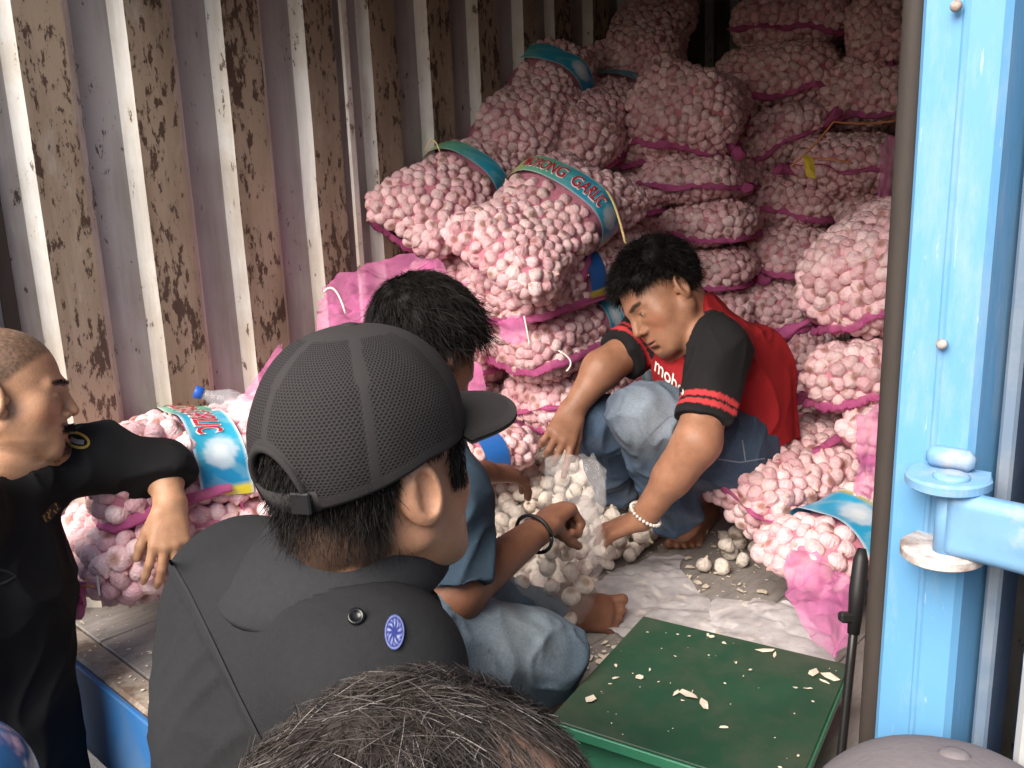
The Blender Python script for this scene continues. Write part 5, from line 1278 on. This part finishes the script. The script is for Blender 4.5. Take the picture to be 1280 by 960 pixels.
garment('shirt', H_, [cap_(nkH+dwn*.03, chH, .078, .150, .05), cap_(chH, plH, .150, .145, .05)]+[cap_(nkH+dwn*.03, q, .06, .07, .05) for q in aH]+[cap_(q, q+dwn*.3, .07, .055, .03) for q in aH], .010, (.06, .07, .10), disp=folds(.006, 7, (1, 1, .5), 91))
legs(H_, plH, fH)
# ------------------------------------------------------------------ small things
# green platform scale
M['green'] = mat_simple('green_enamel', (.015, .060, .034), .5, .35, 8, .06, spec=.4, c2=(.075, .082, .056), thr=(.45, .68))
M['green2'] = mat_simple('green_edge_enamel', (.045, .23, .13), .4, .12, 12, spec=.5)
ZS = .115
c0, c1, c3 = hit(804, 770, 2, ZS), hit(699, 886, 2, ZS), hit(1062, 831, 2, ZS)
ex = nrm(c3-c0); ey = nrm(np.cross([0, 0, 1.], ex)); wS, dS = np.linalg.norm(c3-c0), abs((c1-c0)@ey)+.03
cS = c0+ex*wS/2-ey*dS/2; axS = np.stack([ex, ey, np.array([0, 0, 1.])])
scl = thing('platform_scale', 'dark green platform scale scattered with garlic skins, on the floor beside the right post', 'scale')
MB().box(cS+np.array([0, 0, -.002]), (wS, dS, .005), axS, .0015).build('platform_plate', M['green'], scl)
for sx, sy, dx, dy in ((0, 1, wS, .004), (0, -1, wS, .004), (1, 0, .004, dS), (-1, 0, .004, dS)):
    MB().box(cS+ex*sx*wS/2+ey*sy*dS/2+np.array([0, 0, -.0125]), (dx+.001, dy+.001, .017), axS, .0012).build('platform_rim', M['green2'], scl)
MB().box(cS+np.array([0, 0, -.062]), (wS-.05, dS-.05, .085), axS, .004).build('scale_base', M['green2'], scl)
for sx in (-1, 1):
    for sy in (-1, 1): MB().lathe(cS+ex*sx*(wS/2-.05)+ey*sy*(dS/2-.05)+np.array([0, 0, -ZS]), (0, 0, 1), [(.016, 0), (.016, .012)], 12).build('foot', M['gasket'], scl, True)
# flakes of garlic skin
M['flake'] = mat_simple('papery_garlic_skin', (.70, .62, .50), .7, .25, 80, .3)
fv, ff = [], []
def flake(p, r, axn=(0, 0, 1)):
    n = rng.integers(5, 8); st = len(fv); a0 = rng.random()*6; e_ = rng.normal(size=2); e_ /= np.linalg.norm(e_); asp = .25+.6*rng.random()
    fv.append(np.asarray(p)+[0, 0, r*.25])
    for k in range(n):
        a = a0+2*PI*k/n; q = np.array([math.cos(a), asp*math.sin(a)])*r*(.6+.7*rng.random()); q = np.array([q[0]*e_[0]-q[1]*e_[1], q[0]*e_[1]+q[1]*e_[0]])
        fv.append(np.asarray(p)+[q[0], q[1], .0012+r*.28*rng.random()])
    ff.extend([[st, st+1+k, st+1+(k+1) % n] for k in range(n)])
for x, y, r in ((862, 870, .013), (880, 882, .011), (845, 868, .007), (738, 877, .010), (957, 815, .012), (968, 820, .008), (1015, 842, .012), (1040, 848, .013), (1030, 853, .009), (885, 795, .006), (905, 805, .005), (890, 797, .005), (920, 830, .004), (905, 910, .007), (1010, 862, .006), (770, 848, .005), (812, 838, .004), (800, 848, .007), (770, 833, .004)):
    flake(hit(x, y, 2, ZS+.001), r*1.25)
for _ in range(46):
    a, b_ = rng.uniform(-.47, .47, 2); flake(cS+ex*a*wS+ey*b_*dS+np.array([0, 0, .0012]), .0012+.0035*rng.random()**3)
o = obj('garlic_skin', mesh('garlic_skin', fv, ff, M['flake'], False)); tag(o, 'papery flakes of garlic skin scattered on the green scale', 'garlic skin', kind='stuff')
fv, ff = [], []
for _ in range(900):
    x, y = rng.uniform(600, 960), rng.uniform(600, 860); p = hit(x, y, 2, .003)
    if p[1] < .12: continue
    flake(p, .003+.012*rng.random()**3)
for _ in range(90): flake(np.array([rng.uniform(-1.78, -.9), rng.uniform(-.02, .10), .002]), .002+.006*rng.random()**2)
o = obj('garlic_skin', mesh('garlic_skin', fv, ff, M['flake'], False)); tag(o, 'garlic skins and crumbs littering the floor boards', 'garlic skin', kind='stuff')

# the heap of loose bulbs
LG = 'loose garlic bulbs heaped on the floor'; LL = 'loose whitish garlic bulb in the heap between the two seated men'
hc = np.array([-1.17, 1.17]); 
def inpoly(x, y, poly):
    c = False; j = len(poly)-1
    for i in range(len(poly)):
        if ((poly[i][1] > y) != (poly[j][1] > y)) and (x < (poly[j][0]-poly[i][0])*(y-poly[i][1])/(poly[j][1]-poly[i][1])+poly[i][0]): c = not c
        j = i
    return c
edge = [tuple(hit(x, y, 2, .02)[:2]) for x, y in ((560, 690), (600, 560), (640, 520), (720, 530), (790, 575), (835, 600), (830, 650), (800, 690), (740, 715), (690, 735), (620, 740))]
ec = np.mean(edge, 0); er = .34
hq = hit(775, 612, 2, .05)
def hz_(x, y): return .022+.150*math.exp(-(((x+1.30)/.25)**2+((y-1.42)/.30)**2))+.03*math.exp(-(((x+1.05)/.25)**2+((y-1.1)/.25)**2))+.07*math.exp(-(((x-hq[0])/.13)**2+((y-hq[1])/.13)**2))
acc = []; stuffV, stuffF = [], []
def packed(lim, gap, dz):
    out = []; buf = np.zeros((1200, 3)); n = 0
    xs = [e[0] for e in edge]; ys_ = [e[1] for e in edge]
    for _ in range(9000):
        x, y = rng.uniform(min(xs), max(xs)), rng.uniform(min(ys_), max(ys_))
        if not inpoly(x, y, edge): continue
        p = np.array([x, y, max(.021, hz_(x, y)-dz)])
        if n and ((buf[:n]-p)**2).sum(1).min() < gap*gap: continue
        buf[n] = p; n += 1
        if n >= lim: break
    return buf[:n].copy()
top = packed(258, .0415, 0)
low = packed(330, .036, .036)
heap_n = 0
for p in top:
    o = place_bulb(p, .0240, None, BL, up=(0, 0, 1)); tag(o, LL, 'garlic bulb', LG); heap_n += 1
Vs, Fs = [], []; st = 0
for p in low:
    me = BL[rng.integers(6)]; c = np.array([v.co[:] for v in me.vertices])*.021; q = Vector(rng.normal(size=3)).to_track_quat('Z', 'Y').to_matrix(); c = c@np.array(q)+p
    if c[:, 2].min() < .001: c[:, 2] -= c[:, 2].min()-.001
    Vs.append(c); Fs += [[i+st for i in f.vertices] for f in me.polygons]; st += len(c)
o = obj('garlic_heap', mesh('garlic_heap', np.concatenate(Vs), Fs, M['bulb_loose'], True, col=np.ones((st, 3)))); tag(o, 'under layer of the loose garlic heap, seen through gaps', 'garlic', kind='stuff')
# strays by the foot and the small cluster
SL = ['stray garlic bulb between the beaded wrist and the bare foot', 'stray garlic bulb right under the beaded hand', 'leftmost stray garlic bulb, next to the clear plastic bag', 'stray garlic bulb against the rolled jeans cuff', 'stray garlic bulb nearest the milky plastic sheet']
CLB = ['garlic bulb of the small cluster closest to the bare foot', 'garlic bulb in the middle of the small cluster', 'garlic bulb under the raised one in the small cluster', 'foremost garlic bulb of the small cluster', 'front left garlic bulb of the small cluster', 'garlic bulb right of the middle of the small cluster', 'garlic bulb at the back of the small cluster, against the sack', 'rightmost garlic bulb of the small cluster', 'front garlic bulb resting on top of the small cluster', 'front right garlic bulb of the small cluster', 'rear garlic bulb resting on top of the small cluster']
for x, y, r in ((798, 682, .021), (772, 690, .020), (748, 700, .020), (815, 668, .019), (760, 705, .018)):
    tag(place_bulb(hit(x, y, 2, .020), r, None, BL, up=(0, 0, 1)), SL.pop(0), 'garlic bulb', 'stray bulbs by the bare foot')
for x, y, z, r in ((876, 664, .021, .019), (905, 670, .021, .021), (912, 690, .021, .022), (903, 708, .021, .023), (880, 706, .021, .021), (925, 678, .021, .022), (935, 668, .021, .021), (945, 684, .021, .022), (908, 682, .052, .020), (928, 700, .021, .021), (920, 666, .05, .019)):
    tag(place_bulb(hit(x, y, 2, z), r, None, BL, up=(0, 0, 1)), CLB.pop(0), 'garlic bulb', 'bulbs in the small cluster')

# clear plastic bag held over the heap
bagc = hit(668, 752, 2, .02)
p1, p2, p3, p4 = P(668, 725, 1.84), P(652, 668, 1.84), P(735, 690, 1.88), P(722, 600, 1.84)
Lb = [cap_(P(640, 735, 1.86), P(700, 740, 1.84), .080, .076, .06), cap_(P(645, 725, 1.86), P(635, 655, 1.83), .078, .050, .05), cap_(P(690, 735, 1.85), P(695, 655, 1.76), .066, .030, .05), cap_(P(728, 695, 1.90), P(728, 640, 1.89), .050, .036, .04)]
def bagdisp(V): return folds(.005, 13, (1, 1, .35), 101)(V)+folds(.0022, 38, (1, 1, .5), 103)(V)
V, Q = sdf(Lb, .0055, disp=bagdisp); V[:, 2] = np.maximum(V[:, 2], .004)
pbag = obj('plastic_bag', mesh('plastic_bag', V, Q, M['plastic'], True)); tag(pbag, 'clear plastic bag part filled with garlic, held up by the man in blue', 'plastic bag')
V, Q = cloth_patch((P(684, 566, 1.99), P(757, 574, 1.95), P(664, 676, 1.80), P(757, 716, 1.86)), 60, 70, .012, 16, 37); V2, Q2 = cloth_patch((P(686, 566, 2.0), P(757, 572, 1.96), P(670, 676, 1.84), P(754, 716, 1.90)), 60, 70, .012, 15, 39)
obj('bag_mouth', mesh('bag_mouth', np.concatenate([V, V2]), np.concatenate([Q, Q2+len(V)]), M['plastic'], True), pbag)
tree = bvh(pbag); n = 0; buf = []
cand = [(x, y) for x in np.arange(605, 735, 21) for y in np.arange(690, 775, 20)]+[(x, y) for x in (705, 722, 740, 752) for y in (655, 672, 692, 712)]
for x, y in cand:
    x += rng.uniform(-6, 6); y += rng.uniform(-6, 6); d = Vector(nrm(FW+(x-640)/F*R+(480-y)/F*U)); h_ = tree.ray_cast(Vector(CAM), d, 9)
    if h_[0] is None: continue
    h2 = tree.ray_cast(h_[0]+d*.004, d, 1)
    if h2[0] is None or (h2[0]-h_[0]).length < .058 or h_[1].dot(d) > -.35: continue
    p = np.array(h_[0])+np.array(d)*.030
    if p[2] < .024: p[2] = .024
    if any(np.linalg.norm(p-q) < .034 for q in buf): continue
    buf.append(p); tag(place_bulb(p, .0205, None, BL), 'pale garlic bulb inside the clear plastic bag', 'garlic bulb', 'bulbs inside the clear plastic bag')

# plastic sheets on the floor
def film(name, corners, mat, label, cat, **k):
    z0 = k.pop('z0', None); V, Q = cloth_patch(corners, **k)
    if z0 is not None: V[:, 2] = np.maximum(V[:, 2], z0+.003*np.abs(vnoise(V, 30)))
    o = obj(name, mesh(name, V, Q, mat, True)); return tag(o, label, cat)
film('plastic_sheet', (hit(735, 722, 2, .012), hit(848, 690, 2, .012), hit(765, 800, 2, .02), hit(905, 795, 2, .02)), M['sheet'], 'milky plastic sheet on the floor in front of the bare foot', 'plastic sheet', nu=60, nv=50, amp=.010, f=13, seed=3, z0=.004)
film('plastic_sheet', (hit(880, 745, 2, .03), hit(985, 745, 2, .05), hit(905, 800, 2, .03), hit(1062, 838, 2, .06)), M['sheet'], 'translucent plastic sheet behind the green scale, below the pink net', 'plastic sheet', nu=60, nv=50, amp=.012, f=12, seed=9, z0=.006)
film('plastic_sheet', (at(286, 504, 2.0), at(352, 496, 2.02), at(292, 520, 1.90), at(348, 528, 1.88)), M['sheet'], 'crumpled white plastic film lying on the sack by the left wall', 'plastic sheet', nu=40, nv=30, amp=.010, f=18, seed=5)
# loose pink nets
film('pink_net', (at(404, 352, 2.36), at(492, 312, 2.36), at(398, 425, 2.10), at(606, 350, 2.10)), M['netfilm'], 'empty pink net hanging by the ribbed wall behind the sitting man', 'net', nu=90, nv=70, amp=.030, f=13, seed=11)
film('pink_net', (at(345, 432, 2.20), at(356, 436, 2.20), at(296, 508, 2.0), at(350, 505, 2.02)), M['netfilm'], 'twist of pink net standing up beside the black cap', 'net', nu=40, nv=30, amp=.016, f=14, seed=13)
film('pink_net', (at(985, 668, 1.80), at(1052, 705, 1.62), at(972, 752, 1.66), at(1066, 832, 1.40)), M['netfilm'], 'bunched empty pink net in front of the right post, over the scale corner', 'net', nu=110, nv=90, amp=.036, f=14, seed=15)
film('pink_net', (at(1066, 520, 1.80), at(1100, 505, 1.70), at(1062, 618, 1.72), at(1092, 632, 1.60)), M['netfilm'], 'flap of pink net hanging along the right door post', 'net', nu=40, nv=40, amp=.016, f=12, seed=17)
film('pink_net', (at(618, 402, 2.18), at(648, 392, 2.16), at(628, 428, 2.16), at(664, 430, 2.14)), M['netfilm'], 'scrap of pink net lying over the third sack of the left heap', 'net', nu=40, nv=30, amp=.014, f=14, seed=19)
film('pink_net', (at(572, 455, 2.25), at(602, 455, 2.25), at(575, 500, 2.2), at(606, 490, 2.2)), M['netfilm'], 'pink net corner right of the sitting man\'s face', 'net', nu=30, nv=30, amp=.014, f=14, seed=23)
film('pink_net', (at(1098, 178, 2.5), at(1122, 172, 2.5), at(1096, 262, 2.48), at(1118, 268, 2.48)), M['netfilm'], 'strip of magenta net between stacked sacks and the door gasket', 'net', nu=40, nv=20, amp=.016, f=14, seed=29)
# sacks lying beside the heap
# water bottle
bt = thing('water_bottle', 'clear plastic water bottle with a blue cap lying on the sack by the wall', 'bottle')
ba, bb = at(243, 489, 1.99), at(312, 512, 2.03); d_ = nrm(bb-ba)
MB().lathe(ba+d_*.018, d_, [(.011, 0), (.012, .012), (.020, .030), (.030, .050), (.031, .075), (.029, .08), (.031, .085), (.031, .11), (.029, .115), (.031, .12), (.030, .175), (.024, .182)], 24).build('bottle_body', mat_film('clear_bottle', (.75, .80, .85), .30, .06, .8), bt, True)
MB().lathe(ba, d_, [(.013, 0), (.0145, .002), (.0145, .018), (.013, .019)], 20).build('bottle_cap', mat_simple('blue_cap', (.02, .10, .45), .3, .05), bt, True)
# twine, strings and stalks
def line(name, pts, r, mat, label, cat):
    o = MB().tube(pts, r, 6).build(name, mat, None, True); return tag(o, label, cat)
def arc(a, b_, sag, n=10, side=None):
    side = U if side is None else side; return [a+(b_-a)*t_+side*sag*4*t_*(1-t_) for t_ in np.linspace(0, 1, n)]
line('twine', arc(at(988, 208, 2.55), at(1042, 152, 2.55), -.01)+arc(at(1042, 152, 2.55), at(1132, 148, 2.55), -.01)[1:], .0028, M['orange_string'], 'orange twine stretched over the stacked sacks near the right post', 'twine')
line('twine', arc(at(1012, 198, 2.52), at(1066, 204, 2.52), .004), .0028, M['orange_string'], 'short end of orange twine below the yellow tag', 'twine')
line('straw', arc(at(758, 238, 2.35), at(782, 305, 2.25), .02), .0035, M['straw'], 'dry straw-coloured stalk standing above the black hair of the red-shirted man', 'straw')
line('twine', arc(at(532, 188, 2.35), at(550, 190, 2.35), .03), .0022, M['straw'], 'loop of straw twine on the teal-banded sack', 'twine')
line('string', arc(at(655, 395, 2.12), at(662, 432, 2.12), .004), .0022, M['white_string'], 'white tie string hanging on the pink net scrap', 'string')
line('string', arc(at(698, 438, 2.2), at(708, 464, 2.2), .02, side=R), .0024, M['white_string'], 'white tie string at the corner of a sack in the left heap', 'string')
line('string', arc(at(118, 690, 1.76), at(124, 745, 1.74), .004), .0026, M['white_string'], 'white string hanging from the upper sack of the left pair', 'string')
line('twine', arc(at(84, 735, 1.74), at(116, 733, 1.72), .002), .0022, M['orange_string'], 'orange twine on the lower sack of the left pair', 'twine')
line('string', arc(at(405, 365, 2.05), at(432, 392, 2.05), .03), .0024, M['white_string'], 'white string looped on the hanging pink net', 'string')
yt = MB(); V, Q = cloth_patch((at(1004, 190, 2.5), at(1016, 196, 2.5), at(1006, 218, 2.5), at(1022, 226, 2.5)), 12, 12, .008, 30, 7); tag(obj('paper_tag', mesh('paper_tag', V, Q, mat_simple('yellow_tag', (.70, .50, .05), .6), True)), 'crumpled yellow tag tied to a stacked sack', 'tag')
# black rod standing by the post
rd = thing('black_rod', 'thin black rod leaning against the right post, with a small black clamp', 'rod')
ra, rb = hit(1049, 968, 1, .16), at(1076, 700, .90)
dr_ = nrm(rb-ra); MB().tube([ra-dr_*.55, ra, (ra+rb)/2, rb], .0046, 10).build('rod_shaft', mat_simple('black_rod_paint', (.012, .011, .011), .35), rd, True)
MB().tube([rb-dr_*.075, rb-dr_*.03, rb, rb+dr_*.012], [.006, .0085, .0075, .004], 10).build('rod_head', mat_simple('black_rubber', (.012, .011, .012), .5), rd, True)
MB().box(rb-dr_*.058-R*.006, (.020, .012, .010), np.stack([R, FW, U]), .002).build('clamp', mat_simple('black_clamp', (.012, .012, .012), .4), rd)

# ------------------------------------------------------------------ seat every thing on its own base
for o in [q for q in SC.objects if q.parent is None and q.type in ('EMPTY', 'MESH') and q.children]:
    fam = [o]+list(o.children_recursive); pts = []
    for q in fam:
        if q.type == 'MESH' and q.data.vertices and len(q.data.vertices) > 0 and q.data.users == 1:
            a = np.empty(len(q.data.vertices)*3, np.float32); q.data.vertices.foreach_get('co', a); a = a.reshape(-1, 3)
            pts += [a.min(0), a.max(0)]
    if not pts: continue
    lo, hi = np.min(pts, 0), np.max(pts, 0); base = Vector(((lo[0]+hi[0])/2, (lo[1]+hi[1])/2, lo[2]))
    if o.type == 'MESH': o.data.transform(Matrix.Translation(-base))
    o.location = base
    for c in o.children: c.location = c.location-base
